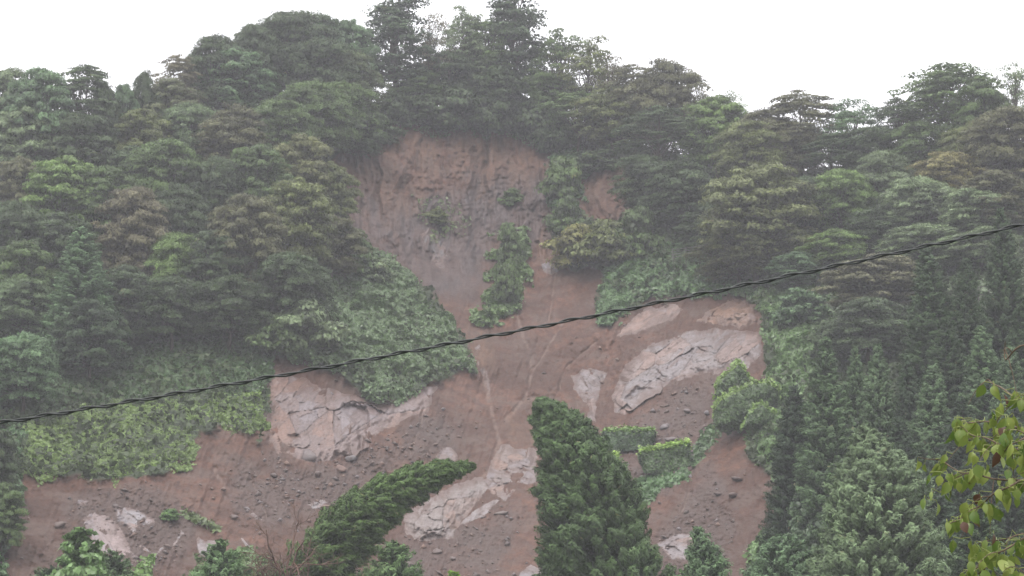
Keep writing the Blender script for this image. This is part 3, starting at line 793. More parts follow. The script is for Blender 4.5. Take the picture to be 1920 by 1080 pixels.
def crown_cedar(seed, W=4.4, H=13.0, ntuft=330, nleaf=95, tuft=0.42, size=(0.11, 0.2), power=0.8, zb=0.06, axis=None, wind=(0, 0, 0), up=0.75, upd=None, thin=0.30, filler=2400, lumps=0.0, side=None, mat=None, tipf=0.12):
    rng = np.random.default_rng(seed)
    zf = 1 - rng.random(ntuft) ** 0.62           # more tufts low down
    kt = rng.random(ntuft) < 0.30; zf = np.where(kt, 0.55 + 0.45 * rng.random(ntuft), zf)
    zf = zb + (1 - zb) * zf
    a = rng.uniform(0, 2 * np.pi, ntuft)
    env = W / 2 * np.clip(1 - zf, 0, 1) ** power * (0.86 + 0.24 * rng.random(ntuft)) + 0.05
    env *= 1 + lumps * np.sin(zf * 26 + a * 2 + seed)
    rr = env * (0.72 + 0.30 * rng.random(ntuft))
    if side is not None: rr = rr * (1 + side * np.cos(a))
    Z = H * zf
    C = np.stack([rr * np.cos(a), rr * np.sin(a), Z - rr * 0.12], -1)
    def axf(z):
        z = np.asarray(z, float)
        if axis is None: return np.stack([0.1 * np.sin(z * 0.5 + seed), 0.1 * np.cos(z * 0.4), z], -1)
        A = np.array(axis, float); t = z / H * (len(A) - 1)
        k = np.arange(len(A))
        return np.stack([np.interp(t, k, A[:, i]) for i in range(3)], -1)
    AX = axf(Z); C = AX + np.stack([C[:, 0], C[:, 1], C[:, 2] - Z], -1)
    tr = tuft * (tipf + 0.95 * np.clip(1 - zf, 0, 1) ** 0.6) * rng.uniform(0.5, 1.6, ntuft)
    idx = np.repeat(np.arange(ntuft), np.maximum(nleaf * (tr / tr.mean()) ** 1.5, 14).astype(int)); n = len(idx)
    od = unit(np.stack([np.cos(a), np.sin(a), np.full(ntuft, up)], -1) + np.array(wind))
    d = unit(rng.normal(size=(n, 3)) + [0, 0, .25]) * (0.55 + 0.45 * rng.random((n, 1)) ** 0.6)
    along = np.sum(d * od[idx], 1, keepdims=True)
    loc = d * tr[idx, None] * 0.68 + od[idx] * along * tr[idx, None] * 1.15
    P = C[idx] + loc
    D = od[idx] + rng.normal(size=(n, 3)) * 0.45
    N = unit(d) * 1.0 + od[idx] * 0.25 + np.array([0, 0, 0.15]) + rng.normal(size=(n, 3)) * 0.42
    L = rng.uniform(size[0], size[1], n); Wd = L * thin
    pt = rng.random(ntuft)
    tint = np.clip(0.35 * pt[idx] + 0.45 * rng.random(n) + 0.16 * (along[:, 0] + 0.5), 0, 0.985)
    tint = np.where(rng.random(n) < 0.006, 1.0, tint)
    if filler:
        m = filler; z = 1 - rng.random(m) ** 0.6; z = zb + (1 - zb) * z
        aa = rng.uniform(0, 6.28, m); r2 = W / 2 * (1 - z) ** power * 0.62 * rng.random(m) ** 0.5
        Pf = axf(H * z) + np.stack([r2 * np.cos(aa), r2 * np.sin(aa), 0 * z], -1)
        P = np.concatenate([P, Pf]); D = np.concatenate([D, rng.normal(size=(m, 3))]); N = np.concatenate([N, rng.normal(size=(m, 3))])
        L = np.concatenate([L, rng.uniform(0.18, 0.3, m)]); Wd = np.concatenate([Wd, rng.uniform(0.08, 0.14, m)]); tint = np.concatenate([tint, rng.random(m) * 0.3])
    V, F = leaves(P, N, L, Wd, D, rng)
    me = mesh_np('crown', V, F, mat or M_NEEDLE, False, {'tint': np.repeat(tint, 4)})
    zz = np.linspace(0, H * 0.96, 14); A = axf(zz); A[0, 2] -= 0.5
    paths = [(A, 0.016 * H * (1 - 0.93 * np.linspace(0, 1, 14)))]
    for k in rng.permutation(ntuft)[:60]:
        p0 = axf(max(Z[k] - 0.35 * rr[k], 0.3)); s = np.linspace(0, 1, 4)[:, None]
        paths.append((p0 * (1 - s) + C[k] * s, 0.03 * (1 - 0.7 * s[:, 0])))
    tv, tf = tubes(paths, 5)
    return me, mesh_np('trunk', tv, tf, M_BARK, True), W, H

# prototypes: several of each habit
PT['layer'] = [crown_broad(s, 7.5, 9, 0.15, 140, 330, (0.36, 1.10), 0.40, (0.07, 0.12), inner=0.66, filler=1500, jit=0.3, droop=0.32) for s in (1, 2, 3, 4)]
PT['round'] = [crown_broad(s, 7.0, 8.5, 0.12, 165, 270, (0.30, 0.90), 0.52, (0.065, 0.115), 0.68, 1.0, 0.4, 0.1, filler=1500) for s in (11, 12, 13)]
PT['airy'] = [crown_broad(s, 7.0, 10, 0.28, 85, 110, (0.45, 0.95), 0.3, (0.08, 0.13), 0.3, 1.0, 0.3, 0.1, filler=0) for s in (21, 22, 23)]
PT['wispy'] = [crown_broad(s, 6.0, 10, 0.3, 62, 60, (0.4, 0.8), 0.5, (0.07, 0.12), 0.2, 0.8, 0.1, 0.0, 0.3, filler=0) for s in (31, 32)]
PT['open'] = [crown_broad(s, 7.5, 9, 0.35, 95, 170, (0.6, 1.1), 0.14, (0.08, 0.13), 0.5, 1.0, 0.6, 0.22, filler=0) for s in (41, 42)]
PT['tall'] = [crown_broad(s, 6.5, 13, 0.12, 120, 150, (0.45, 1.1), 0.26, (0.09, 0.14), 0.30, 0.75, 0.6, 0.1, filler=300) for s in (51, 52)]
PT['cedar'] = [crown_cedar(s, 3.9, 13, 760, 62, 0.23, (0.06, 0.125), 0.74, lumps=0.06, tipf=0.28) for s in (61, 62, 63)]
PT['shrub'] = [crown_broad(s, 3.2, 2.4, 0.0, 60, 120, (0.35, 0.6), 0.45, (0.08, 0.13), 0.5, 1.0, 0.4, 0.1, filler=500) for s in (71, 72)]
PT['vined'] = [crown_cedar(s, 3.2, 9, 200, 60, 0.40, (0.10, 0.16), 0.45, 0.02, up=0.1, thin=0.8, filler=1500, lumps=0.12, mat=M_VINE) for s in (81, 82)]

_used = {}
NAMES = {'layer': 'broadleaf_tree', 'round': 'broadleaf_tree', 'airy': 'broadleaf_tree', 'open': 'broadleaf_tree', 'wispy': 'broadleaf_tree',
         'tall': 'pine_tree', 'cedar': 'cedar_tree', 'shrub': 'shrub', 'vined': 'vine_covered_tree'}
GROUPS = {'broadleaf_tree': 'broadleaf trees of the hillside forest', 'pine_tree': 'tall layered trees on the ridge', 'cedar_tree': 'cedars on the right slope',
          'shrub': 'shrubs growing on the hillside', 'vine_covered_tree': 'trees smothered in vines'}
CATS = {'broadleaf_tree': 'tree', 'pine_tree': 'tree', 'cedar_tree': 'cedar', 'shrub': 'shrub', 'vine_covered_tree': 'tree'}
def plant(u, vtop, wpx, hpx, kind, color, label, Y=None):
    """crown as wide as wpx and the tree as tall as hpx, standing on the slope"""
    if kind == 'cedar': wpx, hpx = wpx * 1.28, hpx * 1.35
    protos = PT[kind]; k = _used.get(kind, 0); _used[kind] = k + 1
    cr, tr, W, H = protos[k % len(protos)]
    vb = max(vtop + hpx, float(ridge_v(u)) + 4) if Y is None else vtop + hpx
    if Y is None: Y = float(Ysurf(u, vb)) + 0.2
    base = at(u, vb, Y); s = 1 / float(pxm((vb + vtop) / 2, Y))
    top = at(u, vtop, Y)
    hm = float(top[2] - base[2])
    nm = NAMES[kind]
    e = empty(nm, base)
    sx_ = wpx * s / W; sz_ = hm / H / 0.985
    e.scale = (sx_, sx_, sz_); e.rotation_euler = (0, 0, (k * 2.399) % 6.283)
    tag(e, label, CATS[nm], GROUPS[nm])
    c = link('crown', cr, e, color); t = link('trunk', tr, e)
    return e

DK=(0.035,0.052,0.025); G=(0.056,0.084,0.032); BL=(0.052,0.084,0.048); PA=(0.102,0.130,0.080); OL=(0.078,0.090,0.036)
BR=(0.066,0.066,0.037); YL=(0.125,0.120,0.050); PK=(0.082,0.073,0.050); LG=(0.090,0.132,0.046); BG=(0.068,0.108,0.062)
TREES = [
 # ridge line, far to near
 (8,122,120,230,'round',PA,'pale leafy tree cut by the left edge of the photo at the skyline'),
 (70,128,150,240,'round',BG,'tall grey green tree on the far left skyline'),
 (150,118,130,240,'open',DK,'dark green tree with small sky gaps in its top on the left skyline'),
 (190,150,70,220,'round',DK,'narrow dark tree at the right end of the left skyline group'),
 (228,152,56,190,'round',BG,'small bluish tree in the notch of the left skyline'),
 (266,134,62,190,'layer',DK,'small dark dome just right of the notch in the left skyline'),
 (330,98,90,190,'open',PK,'purplish wispy tree on the rising left skyline'),
 (400,66,130,190,'layer',DK,'dark spreading tree halfway up the left skyline'),
 (470,42,120,190,'layer',DK,'dark tree on the skyline left of the summit dome'),
 (545,18,170,200,'layer',DK,'broad dark dome at the left summit of the ridge'),
 (610,30,100,190,'round',BL,'green tree filling the dip right of the left summit dome'),
 (660,34,90,190,'round',BG,'bluish green tree left of the tall layered ridge tree'),
 (812,24,100,200,'wispy',PK,'very sparse pinkish tree with sky showing through right of the tall layered tree'),
 (868,8,100,210,'airy',PA,'pale airy tree near the top centre of the ridge'),
 (915,30,100,200,'airy',G,'thin green tree left of the dark topped ridge tree'),
 (1045,42,100,220,'airy',G,'airy green tree right of the dark topped ridge tree'),
 (1100,66,130,210,'airy',OL,'olive airy tree with thin bare branches on the falling ridge'),
 (1150,88,110,190,'wispy',PK,'sparse pinkish brown tree on the ridge above the shaded hollow'),
 (1190,118,100,180,'open',BR,'brownish flat topped tree at the shoulder of the ridge'),
 (1245,114,140,190,'layer',BR,'wide brownish layered tree on the right shoulder of the ridge'),
 (1295,124,90,190,'airy',BR,'brown airy tree at the end of the ridge shoulder'),
 (1372,170,90,170,'wispy',G,'thin twiggy tree in the low part of the skyline'),
 (1430,205,110,150,'layer',BR,'low brown layered tree left of the open crowned tree'),
 (1505,168,140,180,'open',BR,'brownish open crowned tree with many sky gaps on the right skyline'),
 (1600,176,120,180,'airy',BG,'bluish green tree between the open crowned tree and the spiky one'),
 (1690,180,100,160,'open',DK,'dark spiky branched tree left of the big right dome'),
 (1790,120,220,200,'open',G,'big green dome with sky gaps on the right skyline'),
 (1845,150,120,190,'round',G,'leafy tree behind the right flank of the big right dome'),
 (1908,96,90,230,'wispy',PA,'pale feathery tree at the right edge of the skyline'),
 # second row under the skyline
 (440,94,170,150,'round',BG,'round pale green tree in front of the upper left skyline'),
 (320,152,150,150,'round',(0.078,0.085,0.05),'grey olive tree below the purplish wispy tree'),
 (535,68,80,120,'layer',YL,'small yellowish crown below the left summit dome'),
 (600,75,150,170,'layer',DK,'dark layered tree below the dip right of the summit dome'),
 (655,95,120,155,'layer',(0.05,0.066,0.03),'olive layered tree beside the trunk of the tall layered tree'),
 (840,97,120,128,'layer',DK,'dark undergrowth tree under the pale airy ridge tree'),
 (780,130,100,90,'round',G,'low green tree at the foot of the sparse pinkish tree'),
 (930,127,130,118,'layer',DK,'dark layered tree under the dark topped ridge tree'),
 (1020,132,120,118,'layer',G,'green layered tree above the right end of the scarp lip'),
 (1085,170,130,130,'open',G,'green layered tree under the olive airy tree'),
 (1150,160,150,140,'layer',OL,'olive layered tree beside the shaded hollow'),
 (1235,200,150,150,'open',DK,'dark open tree leaning over the shaded hollow'),
 (1345,182,140,170,'round',LG,'light green rounded tree below the low part of the skyline'),
 (1405,225,130,160,'layer',OL,'olive layered tree in front of the low brown one'),
 (1470,225,130,130,'layer',BR,'brown layered tree below the open crowned tree'),
 (1560,250,120,120,'open',DK,'dark tree with gaps below the bluish green tree'),
 (1640,240,130,120,'layer',DK,'dark layered tree below the spiky branched one'),
 (1730,230,140,130,'layer',G,'green layered tree at the foot of the big right dome'),
 (1895,200,150,170,'layer',BR,'brown layered tree at the right edge below the feathery tree'),
 (1830,225,110,140,'layer',OL,'olive tree under the right side of the big dome'),
 # left forest body
 (30,200,140,190,'round',PA,'grey green tree below the far left skyline'),
 (150,210,150,180,'round',DK,'dark rounded tree below the tree with sky gaps'),
 (260,205,130,160,'round',OL,'olive tree below the small dark dome'),
 (350,190,120,150,'layer',(0.078,0.108,0.06),'pale layered tree in the upper left forest'),
 (440,200,150,160,'layer',BR,'brownish layered tree under the round pale green one'),
 (520,185,130,160,'layer',G,'green layered tree right of the brownish one on the upper left'),
 (580,150,140,170,'layer',G,'green layered tree at mid height left of the scarp top'),
 (640,155,130,150,'layer',G,'green layered tree hanging over the left end of the scarp lip'),
 (670,205,110,110,'layer',DK,'dark spreading tree right at the upper left corner of the scarp'),
 (240,270,120,150,'round',DK,'dark tree behind the bright green one on the left'),
 (310,260,150,180,'layer',G,'wide layered tree in the middle of the left forest'),
 (400,290,120,170,'layer',DK,'shaded tree in the middle of the left forest'),
 (560,250,130,180,'round',(0.088,0.092,0.045),'yellow olive tree left of the scarp'),
 (480,270,130,180,'round',G,'mid green tree left of the yellow olive one'),
 (30,290,110,170,'round',BR,'brownish tree near the left edge above the dark crown'),
 (110,290,150,190,'round',LG,'fresh green tree with a touch of red leaves at the left'),
 (195,310,120,180,'round',G,'green tree beside the fresh green one at the left'),
 (620,300,90,150,'round',OL,'small olive tree at the left rim of the scarp'),
 (20,375,130,180,'layer',DK,'dark layered tree at the left edge of the forest'),
 (245,345,140,230,'round',PK,'pinkish brown tree in the left forest'),
 (330,350,130,160,'layer',DK,'dark layered tree behind the pinkish brown one'),
 (460,365,160,230,'round',BR,'large brownish green tree in the lower left forest'),
 (560,330,150,220,'round',OL,'large grey olive tree beside the scarp on the left'),
 (620,400,120,140,'round',BR,'brown tinged tree at the lower left rim of the scarp'),
 (110,400,130,180,'round',DK,'dark tree above the bluish conical one'),
 (330,435,120,160,'layer',LG,'light layered branches right of the pinkish brown tree'),
 (400,430,120,180,'round',DK,'shaded tree left of the large brownish green one'),
 (40,450,130,180,'round',G,'mid green rounded tree near the left edge'),
 (145,430,130,200,'cedar',BG,'bluish conical tree in the lower left forest'),
 (540,470,150,170,'layer',DK,'shaded spreading tree above the silvery vine mound'),
 (230,500,150,170,'round',DK,'shaded tree low in the left forest above the vines'),
 (320,520,140,140,'layer',DK,'dark layered tree just above the dark vine blanket'),
 (430,520,150,140,'layer',DK,'dark broad tree at the bottom of the left forest'),
 (40,520,130,130,'layer',(0.078,0.108,0.062),'pale layered tree with flat sprays at the left edge'),
 (165,560,140,170,'round',(0.030,0.048,0.026),'nearly black green tree beside the vine slope on the left'),
 (575,560,120,110,'shrub',PA,'greyish shrub at the left foot of the silvery vine mound'),
 (40,620,140,170,'layer',BG,'grey green spreading tree at the left edge above the vines'),
 (510,590,100,90,'shrub',G,'green bush between the dark trees and the silvery vine mound'),
 (650,430,90,90,'shrub',G,'green bush at the upper end of the silvery vine mound'),
 (700,480,70,60,'shrub',PA,'pale bush on the edge of the scar above the silvery vine mound'),
 (-15,800,100,170,'round',DK,'dark tree at the left edge beside the mud slope'),
 (0,905,90,150,'round',G,'green tree at the left edge of the mud slope'),
 # scarp shrubs
 (958,355,46,36,'shrub',G,'small round bush alone high on the scarp'),
 (815,392,46,34,'shrub',OL,'thin olive bush left of centre on the scarp'),
 (955,420,46,90,'shrub',G,'upper bush of the green strip in the scar'),
 (950,490,50,90,'shrub',G,'middle bush of the green strip in the scar'),
 (860,168,110,85,'shrub',DK,'dark bush hanging at the middle of the scarp lip'),
 (1000,183,90,90,'shrub',DK,'dark bush hanging at the right end of the scarp lip'),
 (740,173,80,70,'shrub',DK,'dark bush at the foot of the tall layered tree'),
 (1055,290,70,100,'shrub',G,'green bush in the strip below the ridge trees'),
 (1060,370,60,80,'shrub',G,'lower green bush in the strip beside the scarp'),
 (318,953,34,28,'shrub',(0.075,0.125,0.05),'small round green shrub alone on the lower left mud'),
 (705,216,80,60,'shrub',DK,'dark bush drooping over the upper left corner of the scarp'),
 (795,183,90,60,'shrub',DK,'dark bush drooping over the scarp lip left of its middle'),
 (925,168,80,90,'shrub',DK,'dark bush hanging lowest over the scarp lip right of its middle'),
 (1045,218,80,80,'shrub',DK,'dark bush above the green strip beside the scarp'),
 # centre right
 (1085,420,100,90,'shrub',YL,'yellowish shrub at the right rim of the scarp'),
 (1140,410,110,100,'shrub',OL,'olive shrub right of the yellowish one'),
 (1190,390,80,100,'shrub',G,'green bush under the dark layered tree right of the scar'),
 (1110,282,90,50,'shrub',DK,'dark shrub above the small brown hollow right of the scarp'),
 (1215,290,130,130,'layer',DK,'dark layered tree above the green bush right of the scar'),
 (1285,300,150,150,'layer',DK,'dark layered tree left of the large olive dome'),
 (1420,308,220,230,'round',(0.082,0.092,0.042),'large olive rounded tree in the right forest'),
 (1330,380,110,110,'round',DK,'shaded tree at the left foot of the large olive dome'),
 (1385,430,160,115,'layer',(0.06,0.066,0.03),'spreading tree just above the cable right of the railing'),
 (1580,315,140,150,'layer',LG,'green tree with flat leafy sprays right of the large olive dome'),
 (1510,330,90,150,'layer',DK,'shaded tree between the olive dome and the flat sprayed tree'),
 (1655,285,120,130,'layer',PA,'pale layered tree below the skyline on the right'),
 (1780,285,140,120,'layer',(0.11,0.098,0.045),'yellowish brown tree in the middle of the right forest'),
 (1870,320,140,130,'round',BR,'dull brown tree near the right edge'),
 (1725,330,150,130,'layer',PA,'pale green tree with flat tiers left of its twin'),
 (1835,355,150,110,'layer',PA,'pale green tree with flat tiers near the right edge'),
 (1650,390,130,110,'layer',DK,'dark tree in the middle of the right forest'),
 (1570,430,120,100,'layer',LG,'light green low tree above the cable on the right'),
 (1730,420,150,100,'layer',PA,'leafy tree behind the tips of the upper cedars'),
 (1840,430,140,90,'layer',PA,'leafy tree between the tips of the upper cedars'),
 (1490,470,100,90,'round',BL,'bluish bush above the cable right of the large olive dome'),
 (1640,478,190,130,'round',(0.085,0.082,0.055),'grey brown rounded tree directly below the cable on the right'),
 (1630,560,170,130,'layer',(0.05,0.07,0.04),'low tree with flat tiers above the small cedar tips'),
 (1500,545,100,70,'shrub',BG,'blue green bush behind the vine covered fence'),
 (1560,600,90,80,'shrub',DK,'dark bush left of the flat tiered low tree'),
 # cedars, back to front
 (1893,398,100,290,'cedar',(0.026,0.043,0.021),'tallest cedar near the right edge crossed by the cable'),
 (1825,492,110,260,'cedar',(0.026,0.043,0.021),'second cedar left of the tallest one on the right'),
 (1755,472,130,290,'cedar',(0.026,0.043,0.021),'tall cedar left of the other two under the cable'),
 (1930,560,110,260,'cedar',(0.026,0.043,0.021),'cedar cut by the right edge below the tallest one'),
 (1790,600,120,240,'cedar',(0.026,0.043,0.021),'dense cedar in front of the three tall ones'),
 (1855,618,120,260,'cedar',(0.058,0.088,0.050),'blue green cedar in the middle of the right group'),
 (1910,655,110,260,'cedar',(0.058,0.088,0.050),'blue green cedar near the right edge behind the leafy twigs'),
 (1660,652,100,290,'cedar',(0.058,0.088,0.050),'light tipped cedar third from the left of the middle row'),
 (1613,658,80,270,'cedar',(0.048,0.076,0.040),'slim cedar between two larger ones of the middle row'),
 (1563,640,130,330,'cedar',(0.048,0.076,0.040),'tall cedar at the left end of the middle row'),
 (1715,680,100,260,'cedar',(0.022,0.036,0.020),'dark cedar right of the light tipped one'),
 (1762,690,120,280,'cedar',(0.058,0.088,0.050),'cedar with silvery tips right of the dark one'),
 (1820,750,130,280,'cedar',(0.022,0.036,0.020),'dark cedar behind the yellow green twigs'),
 (1880,780,130,280,'cedar',(0.022,0.036,0.020),'dark cedar at the right edge behind the yellow green twigs'),
 (1497,728,110,260,'cedar',(0.019,0.032,0.018),'dark cedar at the edge of the mud left of the vine draped one'),
 (1700,790,130,270,'cedar',(0.022,0.036,0.020),'shaded cedar behind the big foreground cedar on the right'),
 (1615,790,90,280,'vined',(0.070,0.105,0.062),'vine draped tip rising behind the big foreground cedar'),
 (1550,782,100,310,'vined',(0.060,0.090,0.056),'tree draped in grey green vines left of the big foreground cedar'),
 (1520,880,80,220,'vined',(0.050,0.075,0.046),'dark vine column at the foot of the vine draped tree'),
 (1488,920,44,150,'vined',(0.110,0.150,0.045),'narrow yellow green vine column at the edge of the mud'),
 (1760,900,150,280,'cedar',(0.026,0.042,0.026),'low cedar right of the big foreground cedar'),
 (1850,930,150,280,'cedar',(0.036,0.058,0.028),'greener low cedar at the bottom right under the twigs'),
]
for t in TREES: plant(*t)

# the two tall ridge trees with bare stems, built to their own outline
plant(742,-40,150,250,'tall',(0.036,0.056,0.032),'tall layered tree with a bare dark stem rising past the top of the photo')
plant(965,-48,150,270,'tall',(0.034,0.052,0.028),'dark topped tree rising past the top centre of the photo')
plant(890,20,90,200,'tall',(0.055,0.075,0.038),'slim tree with a visible stem left of the dark topped tree')

# ------------------------------------------------------------------ railing and fence
M_RAIL = plain_mat('weathered_rail', (0.06, 0.055, 0.055), (0.13, 0.12, 0.12), 8, 0.6)
def railing(p0, p1, npost, nrail, h, label, name='railing', group=None, r=0.035, fwd=1.3):
    a = at(*p0, float(Yt(*p0)) - fwd); b = at(*p1, float(Yt(*p1)) - fwd)
    e = empty(name, a)
    for k in range(npost):
        t = k / (npost - 1); p = (b - a) * t
        V, F = tubes([(np.array([p + [0, 0, -1.2], p + [0, 0, h]]), r)], 6)
        link('post', mesh_np('post', V, F, M_RAIL, True), e)
    for j in range(nrail):
        z = h * (0.35 + 0.6 * j / max(nrail - 1, 1))
        s = np.linspace(-0.05, 1.05, 8)[:, None]
        P = (b - a) * s + np.array([0, 0, z]); P[:, 2] += 0.05 * np.sin(s[:, 0] * 5 + j)
        V, F = tubes([(P, r * 0.9)], 6)
        link('rail', mesh_np('rail', V, F, M_RAIL, True), e)
    tag(e, label, 'railing', 'old railings half buried in vines')
railing((1262, 492), (1335, 482), 4, 4, 1.15, 'weathered dark railing in the vines below the large olive tree')
railing((1835, 562), (1875, 556), 3, 2, 0.9, 'short rail glimpsed between the upper cedars near the right edge', fwd=2.5)

# ------------------------------------------------------------------ vine covered blocks and hedges
def hedge(quad, depth, n, color, label, topcol, seed, hang=0.1, name='hedge', cat='hedge', round_=0.12, group='clipped looking vine blocks on the slide', fwd=0.6, lump=0.12, Yb=None, size=(0.09, 0.15)):
    """quad: photo corners bl, br, tr, tl of the front; a solid body with a leafy shell"""
    rng = np.random.default_rng(900 + seed)
    q = np.array(quad, float)
    Y0 = (float(Ysurf(*q[0])) + float(Ysurf(*q[1]))) / 2 - fwd if Yb is None else Yb
    pts = at(q[:, 0], q[:, 1], Y0)
    dvec = np.array([0, depth, depth * 0.18])
    org = pts[:2].mean(0)
    B = np.concatenate([pts, pts + dvec]) - org
    # body: subdivided box, lumpy
    def facegrid(a, b, c, d, m=14):
        s = np.linspace(0, 1, m); S, T = np.meshgrid(s, s)
        return ((1 - S) * (1 - T))[..., None] * a + (S * (1 - T))[..., None] * b + (S * T)[..., None] * c + ((1 - S) * T)[..., None] * d
    fs = [(0,1,2,3),(1,5,6,2),(4,0,3,7),(3,2,6,7),(5,4,7,6)]
    cen = B.mean(0)
    Vs, Fs, off = [], [], 0
    LC, LN, LT = [], [], []
    areas = []
    for f in fs:
        a, b, c, d = B[list(f)]
        areas.append(np.linalg.norm(np.cross(b - a, d - a)))
    for f, ar in zip(fs, areas):
        a, b, c, d = B[list(f)]
        g = facegrid(a, b, c, d); m = g.shape[0]
        nrm = unit(np.cross(b - a, d - a))
        if np.dot(nrm, (a + c) / 2 - cen) < 0: nrm = -nrm
        g = g + (cen - g) * 0.12 - nrm * (lump * 0.9 + 0.05)
        Vs.append(g.reshape(-1, 3))
        i = np.arange(m - 1)[:, None] * m; j = np.arange(m - 1)[None]
        Fs.append(np.stack([i + j, i + j + 1, i + m + j + 1, i + m + j], -1).reshape(-1, 4) + off); off += m * m
        k = int(n * ar / sum(areas))
        S = rng.random(k)[:, None]; T = rng.random(k)[:, None]
        P = (1 - S) * (1 - T) * a + S * (1 - T) * b + S * T * c + (1 - S) * T * d
        edge = np.minimum(np.minimum(S, 1 - S), np.minimum(T, 1 - T))[:, 0]
        P = P + (cen - P) * (round_ * np.clip(1 - edge / 0.15, 0, 1)[:, None] ** 2)
        bump = lump * (2 * noise2(P[:, 0] * 1.8 + 50, P[:, 2] * 1.8 + 50 + P[:, 1], seed) - 1) - 0.12 * rng.random(k) ** 2
        P = P + nrm * bump[:, None]
        LC.append(P); LN.append(nrm + np.array([0, -0.1, 0.45]) + rng.normal(size=(k, 3)) * 0.45)
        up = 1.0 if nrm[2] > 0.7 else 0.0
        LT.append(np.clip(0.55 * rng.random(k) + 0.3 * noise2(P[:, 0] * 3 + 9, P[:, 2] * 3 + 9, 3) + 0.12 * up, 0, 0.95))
    e = empty(name, org)
    link('branches', mesh_np('branches', np.concatenate(Vs), np.concatenate(Fs), M_DARKCORE, True), e)
    nb = LC
    topi = 3
    C = np.concatenate([LC[i] for i in range(5) if i != topi]); N = np.concatenate([LN[i] for i in range(5) if i != topi]); T = np.concatenate([LT[i] for i in range(5) if i != topi])
    L = rng.uniform(size[0], size[1], len(C)); V, F = leaves(C, N, L, L * 0.75, rng=rng)
    link('foliage', mesh_np('foliage', V, F, M_VINE, False, {'tint': np.repeat(T, 4)}), e, color)
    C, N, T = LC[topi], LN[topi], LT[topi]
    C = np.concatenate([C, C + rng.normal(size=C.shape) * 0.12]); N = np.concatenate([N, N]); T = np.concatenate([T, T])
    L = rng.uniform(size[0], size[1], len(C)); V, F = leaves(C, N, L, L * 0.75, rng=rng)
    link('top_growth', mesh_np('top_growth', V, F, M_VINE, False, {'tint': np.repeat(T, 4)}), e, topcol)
    tag(e, label, cat, group)
M_DARKCORE = plain_mat('dark_twigs', (0.018, 0.016, 0.010), (0.035, 0.035, 0.018), 6, 0.95)
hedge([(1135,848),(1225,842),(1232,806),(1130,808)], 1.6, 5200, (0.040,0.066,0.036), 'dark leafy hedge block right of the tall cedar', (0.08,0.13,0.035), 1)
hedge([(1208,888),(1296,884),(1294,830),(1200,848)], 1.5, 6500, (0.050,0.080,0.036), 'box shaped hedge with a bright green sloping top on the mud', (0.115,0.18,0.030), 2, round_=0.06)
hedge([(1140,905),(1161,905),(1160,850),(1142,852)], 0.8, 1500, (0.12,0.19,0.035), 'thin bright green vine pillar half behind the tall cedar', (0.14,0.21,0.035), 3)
def mound(poly, n, bulge, color, topcol, label, seed):
    """free-standing vine heap: leafy dome over a dark twiggy core"""
    rng = np.random.default_rng(950 + seed)
    P = np.array(poly, float); lo = P.min(0); hi = P.max(0)
    Yb = float(Ysurf(P[:, 0].mean(), hi[1])) - 0.3
    def hh(u, v):
        d = sdist(u, v, poly)
        return bulge * np.sqrt(np.clip(d / 26, 0, 1)) + 0.45 * sm(d, 0, 10) * fbm(u / 14, v / 12, 4, seed + 5)
    def lean(v): return (hi[1] - v) / FPX * Yb * 0.35
    u = rng.uniform(lo[0] - 3, hi[0] + 3, n * 3); v = rng.uniform(lo[1] - 3, hi[1] + 3, n * 3)
    sd = sdist(u, v, poly) + 7 * fbm(u / 9, v / 9, 3, seed + 7) + 1.5 * rng.normal(size=len(u))
    k = (sd > 0) & (rng.random(len(u)) < 0.3 + 0.7 * sm(fbm(u / 8, v / 7, 3, seed + 8), -0.4, 0.1)); u, v = u[k][:n], v[k][:n]
    e = 1.5; sc = Yb / FPX
    gu = (hh(u + e, v) - hh(u - e, v)) / (2 * e * sc); gv = (hh(u, v + e) - hh(u, v - e)) / (2 * e * sc)
    C = at(u, v, Yb + lean(v) - hh(u, v) + rng.random(len(u)) ** 2 * 0.3)
    N = unit(np.stack([-gu, np.full(len(u), -1.0), 0.35 + gv], -1)) + rng.normal(size=(len(u), 3)) * 0.38
    org = at(P[:, 0].mean(), hi[1], Yb)
    en = empty('vine_mound', org)
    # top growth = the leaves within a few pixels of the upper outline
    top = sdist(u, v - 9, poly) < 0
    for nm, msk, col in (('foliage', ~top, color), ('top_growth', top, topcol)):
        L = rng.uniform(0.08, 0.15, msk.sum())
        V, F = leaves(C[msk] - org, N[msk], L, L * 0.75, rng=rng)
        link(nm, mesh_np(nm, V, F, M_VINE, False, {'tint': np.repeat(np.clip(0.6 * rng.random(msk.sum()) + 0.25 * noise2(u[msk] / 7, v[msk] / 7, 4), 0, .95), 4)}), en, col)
    g = 26; uu, vv = np.meshgrid(np.linspace(lo[0], hi[0], g), np.linspace(hi[1] + 6, lo[1], g))
    sd = sdist(uu, vv, poly)
    G = at(uu, vv, Yb + lean(vv) - hh(uu, vv) + 0.4) - org
    i = np.arange(g - 1)[:, None] * g; j = np.arange(g - 1)[None]
    F = np.stack([i + j, i + j + 1, i + g + j + 1, i + g + j], -1)
    ok = (sd > 2); F = F[ok[:-1, :-1] & ok[1:, :-1] & ok[:-1, 1:] & ok[1:, 1:]]
    B = G.reshape(-1, 3); nb = len(B)
    F = np.concatenate([F, F[:, ::-1] + nb]); B = np.concatenate([B, B + [0, 1.2, 0.1]])
    link('branches', mesh_np('branches', B, F, M_DARKCORE, True), en)
    tag(en, label, 'shrub', 'vine mounds at the right side of the slide')
mound([(1338,745),(1345,715),(1362,695),(1385,676),(1398,690),(1410,712),(1402,728),(1380,735),(1360,742)], 4200, 1.0, (0.046,0.072,0.032), (0.090,0.140,0.030), 'pointed vine mound at the right end of the pale rock face', 1)
